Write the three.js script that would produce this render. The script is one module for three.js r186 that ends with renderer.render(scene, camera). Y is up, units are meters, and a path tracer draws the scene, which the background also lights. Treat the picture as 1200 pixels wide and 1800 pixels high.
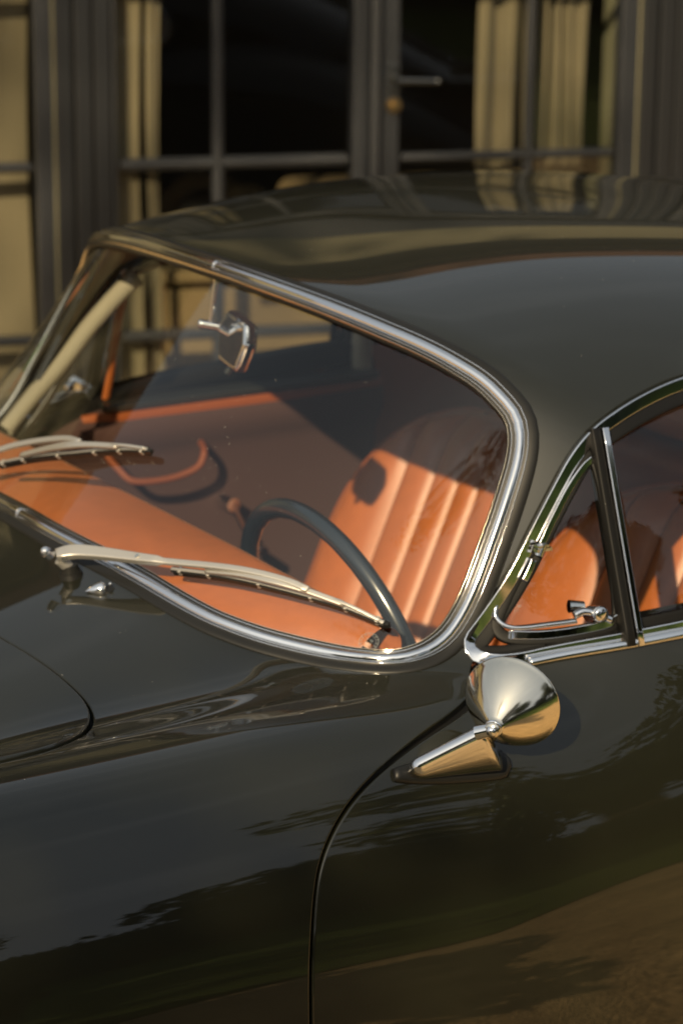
import * as THREE from 'three';
import { mergeGeometries } from 'three/addons/utils/BufferGeometryUtils.js';
import { RoundedBoxGeometry } from 'three/addons/geometries/RoundedBoxGeometry.js';
import { ImprovedNoise } from 'three/addons/math/ImprovedNoise.js';

// ---------------------------------------------------------------- camera, sky, sun, exposure
const V = (x, y, z) => new THREE.Vector3(x, y, z);
const scene = new THREE.Scene();
const camera = new THREE.PerspectiveCamera(2 * Math.atan(900 / 4755) * 180 / Math.PI, 682 / 1024, 0.1, 400);
{
  const yaw = 32.13 * Math.PI / 180, pitch = 16.01 * Math.PI / 180;
  camera.position.set(-0.958, 1.936, 3.143);
  camera.lookAt(camera.position.clone().add(V(Math.sin(yaw) * Math.cos(pitch), -Math.sin(pitch), -Math.cos(yaw) * Math.cos(pitch))));
  camera.rotateZ(0.5 * Math.PI / 180);
  camera.focus = 2.86; camera.userData.fStop = 5.6;
}
scene.add(camera);
const SUN = V(-0.655, 0.486, 0.579).normalize();
{
  const w = 512, h = 256, d = new Float32Array(w * h * 4), noise = new ImprovedNoise();
  for (let j = 0; j < h; j++) for (let i = 0; i < w; i++) {
    const el = (j + 0.5) / h * Math.PI - Math.PI / 2, az = (i + 0.5) / w * 2 * Math.PI - Math.PI;
    const y = Math.sin(el), x = Math.cos(el) * Math.cos(az), z = Math.cos(el) * Math.sin(az);
    const t = Math.pow(Math.max(y, 0), 0.6), c = x * SUN.x + y * SUN.y + z * SUN.z;
    const k0 = 0.79 + 0.38 * c * c; let r = k0 * (0.285 - 0.06 * t), g = k0 * (0.318 - 0.06 * t), b = k0 * (0.362 - 0.07 * t);
    const glow = 0.45 * Math.exp(-(1 - c) * 9) + 0.16 * Math.exp(-(1 - c) * 2.2);
    r += glow * 1.0; g += glow * 0.88; b += glow * 0.66;
    const n = noise.noise(x * 3, y * 9, z * 3) * 0.6 + noise.noise(x * 7 + 3, y * 20, z * 7) * 0.4;
    const cl = Math.max(0, n - 0.05) * 0.10 * Math.min(1, Math.max(0, y * 5));
    r += cl; g += cl * 0.98; b += cl * 0.94;
    if (y < 0) { const k = Math.min(1, -y * 6); r += (0.16 - r) * k; g += (0.13 - g) * k; b += (0.09 - b) * k; }
    const o = (j * w + i) * 4; d[o] = r; d[o + 1] = g; d[o + 2] = b; d[o + 3] = 1;
  }
  const t = new THREE.DataTexture(d, w, h, THREE.RGBAFormat, THREE.FloatType);
  t.mapping = THREE.EquirectangularReflectionMapping; t.magFilter = THREE.LinearFilter; t.minFilter = THREE.LinearFilter; t.needsUpdate = true;
  scene.background = t; scene.environment = t; scene.backgroundIntensity = 1; scene.environmentIntensity = 1;
}
const sun = new THREE.DirectionalLight(new THREE.Color().setRGB(1, 0.79, 0.49), 4.6);
sun.position.copy(SUN.clone().multiplyScalar(30)); sun.castShadow = true; sun.shadow.mapSize.set(4096, 4096);
Object.assign(sun.shadow.camera, { left: -12, right: 12, top: 12, bottom: -12, near: 1, far: 80 });
scene.add(sun, sun.target);
const renderer = new THREE.WebGLRenderer({ antialias: true });
renderer.toneMapping = THREE.LinearToneMapping; renderer.toneMappingExposure = 1.68;
renderer.shadowMap.enabled = true;

// ---------------------------------------------------------------- helpers
let seed = 7;
const rnd = () => { seed = (seed * 1664525 + 1013904223) >>> 0; return seed / 4294967296; };
const rr = (a, b) => a + (b - a) * rnd();
const lin = (r, g, b) => new THREE.Color().setRGB(r, g, b);
const used = {};
function numbered(n) { const k = used[n] = (used[n] ?? -1) + 1; return k ? `${n}_${String(k).padStart(3, '0')}` : n; }
function group(name, parent, label, category, grp) {
  const g = new THREE.Group(); g.name = parent === scene ? numbered(name) : name; parent.add(g);
  if (label) g.userData.label = label; if (category) g.userData.category = category; if (grp) g.userData.group = grp;
  return g;
}
function mesh(name, geo, mat, parent = scene, label) {
  const m = new THREE.Mesh(Array.isArray(geo) ? merge(geo) : geo, mat);
  m.name = parent === scene ? numbered(name) : name; m.castShadow = m.receiveShadow = true;
  if (label) m.userData.label = label;
  parent.add(m); return m;
}
function merge(list) {
  return mergeGeometries(list.map((g) => { const q = g.index ? g.toNonIndexed() : g; const o = new THREE.BufferGeometry(); o.setAttribute('position', q.attributes.position); o.setAttribute('normal', q.attributes.normal);
    o.setAttribute('uv', q.attributes.uv ?? new THREE.BufferAttribute(new Float32Array(q.attributes.position.count * 2), 2)); return o; }));
}
function box(w, h, d, x = 0, y = 0, z = 0, r = 0) {
  const g = r ? new RoundedBoxGeometry(w, h, d, 2, r) : new THREE.BoxGeometry(w, h, d); g.translate(x, y, z); return g;
}
// natural cubic spline through (x, y) pairs
function spline(p) {
  const n = p.length, x = p.map((q) => q[0]), y = p.map((q) => q[1]), m = new Array(n).fill(0), c = new Array(n).fill(0), d = new Array(n).fill(0);
  for (let i = 1; i < n - 1; i++) {
    const h0 = x[i] - x[i - 1], h1 = x[i + 1] - x[i], b = 2 * (h0 + h1) - h0 * c[i - 1];
    c[i] = h1 / b; d[i] = (6 * ((y[i + 1] - y[i]) / h1 - (y[i] - y[i - 1]) / h0) - h0 * d[i - 1]) / b;
  }
  for (let i = n - 2; i > 0; i--) m[i] = d[i] - c[i] * m[i + 1];
  return (t) => {
    t = Math.min(Math.max(t, x[0]), x[n - 1]); let i = 0; while (i < n - 2 && t > x[i + 1]) i++;
    const h = x[i + 1] - x[i], a = (x[i + 1] - t) / h, b = 1 - a;
    return a * y[i] + b * y[i + 1] + ((a * a * a - a) * m[i] + (b * b * b - b) * m[i + 1]) * h * h / 6;
  };
}
const chaikin = (p, closed, n = 2) => {
  for (let k = 0; k < n; k++) {
    const o = []; const N = p.length;
    if (!closed) o.push(p[0]);
    for (let i = 0; i < (closed ? N : N - 1); i++) { const a = p[i], b = p[(i + 1) % N]; o.push(a.map((v, j) => v * 0.75 + b[j] * 0.25), a.map((v, j) => v * 0.25 + b[j] * 0.75)); }
    if (!closed) o.push(p[N - 1]);
    p = o;
  }
  return p;
};
// points at equal spacing along a smooth 3D curve
function along(pts, n, closed = false) { return new THREE.CatmullRomCurve3(pts.map((p) => p.isVector3 ? p : V(...p)), closed, 'centripetal').getSpacedPoints(n).slice(0, closed ? n : n + 1); }
// sweep: rings of profile [b, n] around each point, with frames from the surface normals
function sweep(pts, nors, profile, closed, endCap = true) {
  const N = pts.length, M = profile.length, pos = [], idx = [];
  for (let i = 0; i < N; i++) {
    const a = pts[closed ? (i + N - 1) % N : Math.max(i - 1, 0)], b = pts[closed ? (i + 1) % N : Math.min(i + 1, N - 1)];
    const T = b.clone().sub(a).normalize(), n = nors[i].clone().addScaledVector(T, -nors[i].dot(T)).normalize(), B = n.clone().cross(T);
    const pr = typeof profile[0] === 'function' ? profile[0](i / (N - 1)) : profile;
    for (const [u, v] of pr) { const q = pts[i].clone().addScaledVector(B, u).addScaledVector(n, v); pos.push(q.x, q.y, q.z); }
  }
  const m = pos.length / 3 / N;
  for (let i = 0; i < (closed ? N : N - 1); i++) for (let j = 0; j < m; j++) {
    const i2 = (i + 1) % N, j2 = (j + 1) % m; idx.push(i * m + j, i2 * m + j, i2 * m + j2, i * m + j, i2 * m + j2, i * m + j2);
  }
  if (!closed && endCap) for (let j = 1; j < m - 1; j++) { idx.push(0, j, j + 1); const o = (N - 1) * m; idx.push(o, o + j + 1, o + j); }
  const g = new THREE.BufferGeometry(); g.setAttribute('position', new THREE.Float32BufferAttribute(pos, 3)); g.setIndex(idx); g.computeVertexNormals(); return g;
}
const halfRound = (w, h, base = -0.004, b0 = 0, n = 12, p = 2) => {
  const o = []; for (let i = 0; i <= n; i++) { const a = Math.PI * (1 - i / n); o.push([b0 + Math.cos(a) * w / 2, h * Math.pow(Math.sin(a), 2 / p)]); }
  o[0][1] = o[n][1] = 0; return [[b0 - w / 2, base], ...o, [b0 + w / 2, base]];
};
const flatBar = (w, h, base = -.01, c = .0012) => [[-w / 2, base], [-w / 2, h - c], [-w / 2 + c * .3, h - c * .3], [-w / 2 + c, h], [-w / 2 + c * 1.6, h], [0, h], [w / 2 - c * 1.6, h], [w / 2 - c, h], [w / 2 - c * .3, h - c * .3], [w / 2, h - c], [w / 2, base]];
const ellipseProfile = (w, h, n = 12) => Array.from({ length: n }, (_, i) => [Math.cos(-i / n * 2 * Math.PI) * w / 2, Math.sin(-i / n * 2 * Math.PI) * h / 2]);
const roundRect = (w, h, r, k = 3) => { const o = []; for (const [sx, sy, a0] of [[1, 1, 0], [-1, 1, 1], [-1, -1, 2], [1, -1, 3]]) for (let i = 0; i <= k; i++) { const a = (a0 + i / k) * Math.PI / 2; o.push([sx * (w / 2 - r) + Math.cos(a) * r, sy * (h / 2 - r) + Math.sin(a) * r]); } return o.reverse(); };
function tube(pts, r, n = 24, seg = 10) { return new THREE.TubeGeometry(new THREE.CatmullRomCurve3(pts.map((p) => p.isVector3 ? p : V(...p)), false, 'centripetal'), n, r, seg, false); }
function rod(a, b, r0, r1 = r0, seg = 16) {
  const g = new THREE.CylinderGeometry(r1, r0, a.distanceTo(b), seg); g.applyQuaternion(new THREE.Quaternion().setFromUnitVectors(V(0, 1, 0), b.clone().sub(a).normalize())); g.translate((a.x + b.x) / 2, (a.y + b.y) / 2, (a.z + b.z) / 2); return g;
}
function ball(c, r, sx = 1, sy = 1, sz = 1) { const g = new THREE.SphereGeometry(r, 20, 14); g.scale(sx, sy, sz); g.translate(c.x, c.y, c.z); return g; }
function noiseTexture(size, fn, color = false) {
  const d = new Uint8Array(size * size * 4);
  for (let j = 0; j < size; j++) for (let i = 0; i < size; i++) { const c = fn(i / size, j / size), o = (j * size + i) * 4; d[o] = c[0] * 255; d[o + 1] = c[1] * 255; d[o + 2] = c[2] * 255; d[o + 3] = 255; }
  const t = new THREE.DataTexture(d, size, size); t.wrapS = t.wrapT = THREE.RepeatWrapping; t.magFilter = THREE.LinearFilter; t.minFilter = THREE.LinearMipmapLinearFilter; t.generateMipmaps = true;
  if (color) t.colorSpace = THREE.SRGBColorSpace; t.needsUpdate = true; return t;
}
const perlin = new ImprovedNoise();
const tile = (u, v, f, z) => { // noise that repeats over the unit square
  const a = u * 2 * Math.PI, b = v * 2 * Math.PI; return perlin.noise(Math.cos(a) * f + 11 + Math.cos(b) * f * 1.3, Math.sin(a) * f + 5 + z, Math.sin(b) * f + 3 + Math.cos(b) * 0.7 * f);
};

// ---------------------------------------------------------------- materials
const P = (o) => new THREE.MeshPhysicalMaterial({ side: THREE.DoubleSide, ...o });
const fineBump = noiseTexture(512, (u, v) => { const n = 0.5 + 0.35 * tile(u, v, 12, 1) + 0.3 * (rnd() - 0.5); return [n, n, n]; });
const leatherBump = noiseTexture(512, (u, v) => { const n = 0.5 + 0.3 * tile(u, v, 26, 4) + 0.25 * tile(u, v, 60, 9) + 0.1 * (rnd() - 0.5); return [n, n, n]; });
const leatherTint = noiseTexture(256, (u, v) => { const n = 0.9 + 0.09 * tile(u, v, 2, 3) + 0.06 * tile(u, v, 9, 8); return [n, n, n]; });
const rep = (t, x, y = x) => { const c = t.clone(); c.repeat.set(x, y); c.needsUpdate = true; return c; };
const M = {
  paint: P({ color: lin(0.0064, 0.0066, 0.0030), roughness: 0.5, specularIntensity: 0.3, clearcoat: 1, clearcoatRoughness: 0.012 }),
  chrome: P({ color: lin(0.78, 0.77, 0.76), metalness: 1, roughness: 0.07 }),
  polished: P({ color: lin(0.80, 0.73, 0.60), metalness: 1, roughness: 0.13 }),
  silver: P({ color: lin(0.43, 0.415, 0.385), metalness: 0.75, roughness: 0.38, bumpMap: rep(fineBump, 8), bumpScale: 0.0002 }),
  rubber: P({ color: lin(0.008, 0.008, 0.0075), roughness: 0.4, specularIntensity: 0.55 }),
  seal: P({ color: lin(0.004, 0.004, 0.004), roughness: 0.55, specularIntensity: 0.35 }),
  black: P({ color: lin(0.006, 0.006, 0.006), roughness: 0.9 }),
  leather: P({ color: lin(0.33, 0.092, 0.019), roughness: 0.46, clearcoat: 0.6, clearcoatRoughness: 0.42, map: rep(leatherTint, 3), bumpMap: rep(leatherBump, 5), bumpScale: 0.0005, sheen: 0.12, sheenRoughness: 0.5, sheenColor: lin(0.9, 0.6, 0.4) }),
  leatherDark: P({ color: lin(0.15, 0.036, 0.010), roughness: 0.6, bumpMap: rep(leatherBump, 5), bumpScale: 0.0005 }),
  piping: P({ color: lin(0.22, 0.055, 0.012), roughness: 0.5 }),
  wheelRim: P({ color: lin(0.008, 0.013, 0.02), roughness: 0.24, clearcoat: 0.6, clearcoatRoughness: 0.15 }),
  cloth: P({ color: lin(0.27, 0.25, 0.185), roughness: 0.85, bumpMap: rep(fineBump, 20), bumpScale: 0.0004 }),
  doorCloth: P({ color: lin(0.046, 0.020, 0.017), roughness: 0.9 }),
  carpet: P({ color: lin(0.02, 0.016, 0.012), roughness: 1 }),
  trimDark: P({ color: lin(0.012, 0.013, 0.012), roughness: 0.35 }),
  pane: P({ color: lin(0.95, 0.96, 0.94), transmission: 1, thickness: 0, roughness: 0, ior: 1.52 }),
  housePane: P({ color: lin(0.9, 0.93, 0.9), transmission: 1, thickness: 0, roughness: 0, ior: 1.62 }),
  mirrorGlass: P({ color: lin(0.85, 0.87, 0.87), metalness: 1, roughness: 0.02 }),
  frame: P({ color: lin(0.0085, 0.0105, 0.0145), roughness: 0.38, bumpMap: rep(fineBump, 3), bumpScale: 0.0006 }),
  postPaint: P({ color: lin(0.0048, 0.0058, 0.0078), roughness: 0.45 }),
  plaster: P({ color: lin(0.15, 0.14, 0.09), roughness: 0.95, bumpMap: rep(fineBump, 1), bumpScale: 0.004 }),
  curtain: P({ color: lin(0.175, 0.14, 0.086), roughness: 1, transmission: 0.3, thickness: 0 }),
  fascia: P({ color: lin(0.12, 0.115, 0.08), roughness: 0.7 }),
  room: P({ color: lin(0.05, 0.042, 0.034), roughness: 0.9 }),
  upholstery: P({ color: lin(0.16, 0.11, 0.056), roughness: 0.95 }),
  wood: P({ color: lin(0.16, 0.085, 0.04), roughness: 0.5 }),
  brass: P({ color: lin(0.7, 0.52, 0.25), metalness: 1, roughness: 0.25 }),
  bark: P({ color: lin(0.09, 0.065, 0.045), roughness: 1 }),
  leaf: [lin(0.062, 0.084, 0.016), lin(0.095, 0.12, 0.016), lin(0.028, 0.042, 0.014)].map((c) => P({ color: c, roughness: 0.7, transmission: 0.25, thickness: 0 })),
  grass: P({ color: lin(0.075, 0.115, 0.018), roughness: 0.9, transmission: 0.2, thickness: 0 }),
  tyre: P({ color: lin(0.015, 0.015, 0.015), roughness: 0.8 }),
};

// ---------------------------------------------------------------- ground
{
  const g1 = noiseTexture(1024, (u, v) => { const n = 0.72 + 0.10 * tile(u, v, 3, 0) + 0.10 * tile(u, v, 17, 2) + 0.30 * (rnd() - 0.5); return [n, n * 0.93, n * 0.80]; }, true);
  const b1 = noiseTexture(1024, (u, v) => { const n = 0.5 + 0.3 * tile(u, v, 40, 6) + 0.5 * (rnd() - 0.5); return [n, n, n]; });
  const gm = P({ color: lin(0.92, 0.72, 0.47), roughness: 1, map: rep(g1, 90), bumpMap: rep(b1, 90), bumpScale: 0.012 });
  const g = new THREE.PlaneGeometry(260, 260, 1, 1); g.rotateX(-Math.PI / 2);
  const m = mesh('gravel', g, gm); m.userData = { label: 'pale tan gravel forecourt the car is parked on', kind: 'structure' };
  const lt = noiseTexture(512, (u, v) => { const n = 0.6 + 0.18 * tile(u, v, 4, 0) + 0.12 * tile(u, v, 22, 5) + 0.25 * (rnd() - 0.5); return [n * 0.92, n, n * 0.7]; }, true);
  const lg = new THREE.PlaneGeometry(120, 60, 1, 1); lg.rotateX(-Math.PI / 2); lg.translate(5, 0.012, 3.35 + 30);
  const l = mesh('lawn', lg, P({ color: lin(0.27, 0.37, 0.03), roughness: 1, map: rep(lt, 60, 30), bumpMap: rep(b1, 60, 30), bumpScale: 0.03 }));
  l.userData = { label: 'sunlit green lawn beside the gravel, mirrored in the car paint', kind: 'structure' };
}

// ---------------------------------------------------------------- the car's body surface (x to the rear from the front axle, y up, z to the car's left)
const smin = (a, b, k) => { const h = Math.max(k - Math.abs(a - b), 0) / k; return Math.min(a, b) - h * h * h * k / 6; };
const smax = (a, b, k) => -smin(-a, -b, k);
const S = {
  W: spline([[-.82, .25], [-.6, .58], [-.3, .72], [0, .765], [.3, .78], [.5, .79], [.8, .812], [1.2, .825], [1.8, .825], [2.4, .76], [2.8, .6], [3.2, .3]]),
  T: spline([[-.82, .50], [-.5, .70], [-.2, .785], [.1, .86], [.35, .905], [.55, .938], [.8, .975], [1.1, 1.0], [1.8, 1.0], [2.3, .93], [2.7, .78], [3.2, .5]]),
  R: spline([[.5, 1.06], [.7, 1.20], [.8, 1.243], [.95, 1.276], [1.15, 1.299], [1.35, 1.303], [1.6, 1.287], [2.0, 1.20], [2.4, 1.04], [2.8, .84], [3.2, .6]]),
  G: spline([[.4, .67], [.8, .722], [1.0, .735], [1.4, .74], [1.8, .72], [2.2, .62], [2.6, .45], [3.2, .2]]),
  Q: spline([[-.8, .24], [0, .14], [.3, .145], [.45, .178], [.55, .187], [.65, .185], [.95, .02], [1.2, 0], [3.2, 0]]),
  ZF: spline([[-.8, .52], [-.5, .57], [-.1, .625], [.3, .643], [.6, .645], [1.2, .65]]),
  FA: spline([[-.8, .13], [-.5, .165], [-.1, .172], [.3, .172], [.6, .175], [1.2, .18]]),
  FB: spline([[-.8, .30], [-.5, .385], [-.1, .43], [.3, .438], [.6, .443], [1.2, .43]]),
};
const rowOf = (x) => ({ x, W: S.W(x), T: S.T(x), R: S.R(x), G: S.G(x), Q: S.Q(x), ZF: S.ZF(x), FA: S.FA(x), FB: S.FB(x) });
function xw(y, z) { const t = Math.min(Math.max((y - .90) / .265, -.3), 1.3), z2 = z * z; return .518 + (y - .933) * .894 + (.45 - .10 * t) * z2 + (.85 - .15 * t) * z2 * z2; }
const YC = .32;
function Fr(r, y, z) {
  z = Math.abs(z); const x = r.x, up = y > YC;
  const h = up ? Math.max(r.T - YC - r.Q * z * z, .02) : .30;
  let tub = Math.pow(Math.pow(z / r.W, 4) + Math.pow(Math.abs(y - YC) / h, 4) + 1e-12, .25) - 1;
  tub *= up ? Math.min(r.W, Math.max(r.T - YC, .02)) : .3;
  let fen = (Math.pow(Math.pow(Math.abs(z - r.ZF) / r.FA, 2.7) + Math.pow(Math.abs(y - .42) / r.FB, 2.7) + 1e-12, 1 / 2.7) - 1) * Math.min(r.FA, r.FB);
  const e = Math.max(x - .72, 0); fen += .5 * e * e;
  tub = smin(tub, fen, .08);
  let g = (Math.pow(Math.pow(z / r.G, 3) + Math.pow(Math.max(y - .75, 0) / Math.max(r.R - .75, .02), 3) + 1e-12, 1 / 3) - 1) * .5;
  const ws = (xw(y, z) - x) / Math.sqrt(1.8 + Math.pow(.9 * z + 2.8 * z * z * z, 2));
  g = smax(g, ws, .04 + .07 * Math.min(Math.max((1.2 - y) / .25, 0), 1));
  return smin(tub, g, .05);
}
const F = (x, y, z) => Fr(rowOf(x), y, z);
function gradRow(r0, r1, r, y, z, e) {
  return V(Fr(r1, y, z) - Fr(r0, y, z), Fr(r, y + e, z) - Fr(r, y - e, z), Fr(r, y, z + e) - Fr(r, y, z - e)).normalize();
}
const grad = (p, e = 6e-4) => gradRow(rowOf(p.x - e), rowOf(p.x + e), rowOf(p.x), p.y, p.z, e);
// first crossing coming in along a line p(s), s from s1 down to s0
function root(at, s1, s0, step = 0.01) {
  let a = s1; while (a > s0 && F(...at(a)) > 0) a -= step;
  let lo = a, hi = a + step;
  for (let k = 0; k < 24; k++) { const m = (lo + hi) / 2; if (F(...at(m)) > 0) hi = m; else lo = m; }
  return V(...at(lo));
}
const onSide = (x, y, s = 1) => root((z) => [x, y, s * z], 0.95, 0.2);
const onTop = (x, z) => root((y) => [x, y, z], 1.5, 0.3);
const onScreen = (z, w) => root((s) => [.8 * w - .6 * s, .6 * w + .8 * s, z], 0.66, 0.2);
const screenW = (p) => .8 * p.x + .6 * p.y;

// outlines measured on the car: windscreen (one half), door window, door, front lid
const wsHalf = [[.513, .94, 0], [.515, .936, .125], [.534, .928, .257], [.562, .903, .398], [.595, .89, .462], [.636, .882, .52], [.677, .878, .575], [.711, .878, .606], [.743, .884, .617], [.775, .901, .619], [.799, .925, .617], [.819, .957, .614], [.839, .993, .61], [.865, 1.039, .604], [.887, 1.084, .596], [.899, 1.109, .589], [.906, 1.131, .579], [.907, 1.149, .566], [.902, 1.163, .548], [.893, 1.182, .519], [.877, 1.198, .48], [.863, 1.21, .439], [.837, 1.226, .347], [.815, 1.24, .177], [.811, 1.243, 0]];
const wsPoly = (() => { const a = wsHalf.map((p) => [p[2], .8 * p[0] + .6 * p[1]]); return chaikin([...a, ...a.slice(1, -1).reverse().map(([z, w]) => [-z, w])], true, 2); })();
const winPoly = chaikin([[.785, .902], [.814, .928], [.849, .969], [.884, 1.025], [.917, 1.074], [.946, 1.112], [.979, 1.138], [1.023, 1.156], [1.087, 1.172], [1.144, 1.181], [1.25, 1.188], [1.36, 1.185], [1.43, 1.17], [1.462, 1.135], [1.47, 1.03], [1.47, .93], [1.468, .903], [1.25, .901], [1.05, .893], [.90, .880], [.83, .870], [.79, .876]], true, 2);
const quarterPoly = chaikin([[1.545, .905], [1.545, 1.02], [1.55, 1.11], [1.57, 1.155], [1.65, 1.165], [1.75, 1.145], [1.86, 1.09], [1.95, 1.02], [1.99, .95], [1.97, .905], [1.8, .90], [1.65, .90]], true, 2);
const doorPoly = chaikin([[.462, .25], [.462, .40], [.464, .57], [.469, .641], [.483, .714], [.502, .753], [.537, .788], [.584, .814], [.65, .836], [.719, .851], [.766, .862], [.795, .885], [.83, .915], [.90, .94], [1.2, .94], [1.44, .94], [1.485, .93], [1.505, .88], [1.515, .8], [1.515, .5], [1.50, .3], [1.47, .25]], true, 2);
const hoodPoly = (() => { const a = [[.318, 0], [.325, .15], [.342, .298], [.357, .363], [.369, .43], [.373, .48], [.362, .516], [.331, .555], [.276, .597], [.23, .606], [.10, .605], [-.1, .58], [-.35, .49], [-.6, .33], [-.70, .15], [-.72, 0]]; return chaikin([...a, ...a.slice(1, -1).reverse().map(([x, z]) => [x, -z])], true, 2); })();
const rearPoly = chaikin([[.0, 2.02], [.35, 2.0], [.44, 1.96], [.47, 1.90], [.40, 1.80], [.2, 1.765], [0, 1.755], [-.2, 1.765], [-.40, 1.80], [-.47, 1.90], [-.44, 1.96], [-.35, 2.0]], true, 2);
function polyDist(poly) { // signed distance to a closed outline, negative inside
  const n = poly.length; let x0 = 9, x1 = -9, y0 = 9, y1 = -9;
  for (const [x, y] of poly) { x0 = Math.min(x0, x); x1 = Math.max(x1, x); y0 = Math.min(y0, y); y1 = Math.max(y1, y); }
  return (x, y) => {
    if (x < x0 - .04 || x > x1 + .04 || y < y0 - .04 || y > y1 + .04) return .05;
    let d = 1e9, inside = false;
    for (let i = 0, j = n - 1; i < n; j = i++) {
      const [ax, ay] = poly[j], [bx, by] = poly[i], ex = bx - ax, ey = by - ay;
      const t = Math.min(Math.max(((x - ax) * ex + (y - ay) * ey) / (ex * ex + ey * ey), 0), 1), px = x - ax - t * ex, py = y - ay - t * ey, q = px * px + py * py;
      if (q < d) d = q;
      if ((ay > y) !== (by > y) && x < (bx - ax) * (y - ay) / (by - ay) + ax) inside = !inside;
    }
    d = Math.sqrt(d); return inside ? -d : d;
  };
}
const insetPoly = (poly, d) => { // moved inwards by d
  let area = 0; const n = poly.length; for (let i = 0; i < n; i++) { const a = poly[i], b = poly[(i + 1) % n]; area += a[0] * b[1] - b[0] * a[1]; }
  const s = Math.sign(area);
  return poly.map((p, i) => { const a = poly[(i + n - 1) % n], b = poly[(i + 1) % n], l = Math.hypot(b[0] - a[0], b[1] - a[1]) || 1; return [p[0] - s * (b[1] - a[1]) / l * d, p[1] + s * (b[0] - a[0]) / l * d]; });
};
const dWs = polyDist(wsPoly), dWin = polyDist(winPoly), dDoor = polyDist(doorPoly), dHood = polyDist(hoodPoly), dQuarter = polyDist(quarterPoly), dRear = polyDist(rearPoly);
const gWs = (p) => p.x > .45 && p.x < 1.0 && p.y > .8 ? dWs(p.z, screenW(p)) : .05;
const gWin = (p) => Math.abs(p.z) > .3 ? dWin(p.x, p.y) : .05;
const gQuarter = (p) => Math.abs(p.z) > .3 ? dQuarter(p.x, p.y) : .05;
const gDoor = (p) => Math.abs(p.z) > .45 ? dDoor(p.x, p.y) : .05;
const gHood = (p) => p.y > .5 && p.x < .5 ? dHood(p.x, p.z) : .05;
const gRear = (p) => p.x > 1.6 && p.y > .9 ? dRear(p.z, p.x) : .05;
const gArch = (p) => Math.abs(p.z) > .35 ? Math.min(Math.hypot(p.x, p.y - .31) - .305, Math.max(Math.hypot(p.x - 2.1, p.y - .31) - .33, p.y - .52)) : .05;

// skin: vertices with normals, cut along outlines
function cut(m, g, keep) { // keeps where keep(g) > 0
  const n = m.p.length, val = m.p.map((p) => keep(g(p))), p = m.p.slice(), nn = m.n.slice(), flag = m.c.slice(), tri = [], mid = new Map();
  const edge = (i, j) => {
    const k = i < j ? i * 4194304 + j : j * 4194304 + i; if (mid.has(k)) return mid.get(k);
    const t = val[i] / (val[i] - val[j]); p.push(m.p[i].clone().lerp(m.p[j], t)); nn.push(m.n[i].clone().lerp(m.n[j], t).normalize()); flag.push(1); mid.set(k, p.length - 1); return p.length - 1;
  };
  for (let q = 0; q < m.t.length; q += 3) {
    const a = [m.t[q], m.t[q + 1], m.t[q + 2]], k = a.filter((i) => val[i] > 0).length;
    if (k === 3) tri.push(...a);
    else if (k) {
      while (!(val[a[0]] > 0 && (k === 2 ? val[a[1]] > 0 : true) && !(val[a[2]] > 0))) a.push(a.shift());
      if (k === 1) tri.push(a[0], edge(a[0], a[1]), edge(a[0], a[2]));
      else { const e1 = edge(a[1], a[2]), e2 = edge(a[0], a[2]); tri.push(a[0], a[1], e1, a[0], e1, e2); }
    }
  }
  return compact({ p, n: nn, c: flag, t: tri });
}
function compact(m) {
  const map = new Int32Array(m.p.length).fill(-1), o = { p: [], n: [], c: [], t: [] };
  for (const i of m.t) { if (map[i] < 0) { map[i] = o.p.length; o.p.push(m.p[i]); o.n.push(m.n[i]); o.c.push(m.c[i]); } o.t.push(map[i]); }
  return o;
}
const only = (m, f) => { const t = []; for (let q = 0; q < m.t.length; q += 3) { const [a, b, c] = [m.p[m.t[q]], m.p[m.t[q + 1]], m.p[m.t[q + 2]]]; if (f((a.x + b.x + c.x) / 3, (a.y + b.y + c.y) / 3, (a.z + b.z + c.z) / 3)) t.push(m.t[q], m.t[q + 1], m.t[q + 2]); } return compact({ ...m, t }); };
function toGeometry(m, offset = 0) {
  const pos = new Float32Array(m.p.length * 3), nor = new Float32Array(m.p.length * 3);
  m.p.forEach((p, i) => { const n = m.n[i]; pos.set([p.x + n.x * offset, p.y + n.y * offset, p.z + n.z * offset], i * 3); nor.set([n.x, n.y, n.z], i * 3); });
  const g = new THREE.BufferGeometry(); g.setAttribute('position', new THREE.BufferAttribute(pos, 3)); g.setAttribute('normal', new THREE.BufferAttribute(nor, 3)); g.setIndex(m.t); return g;
}
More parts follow.
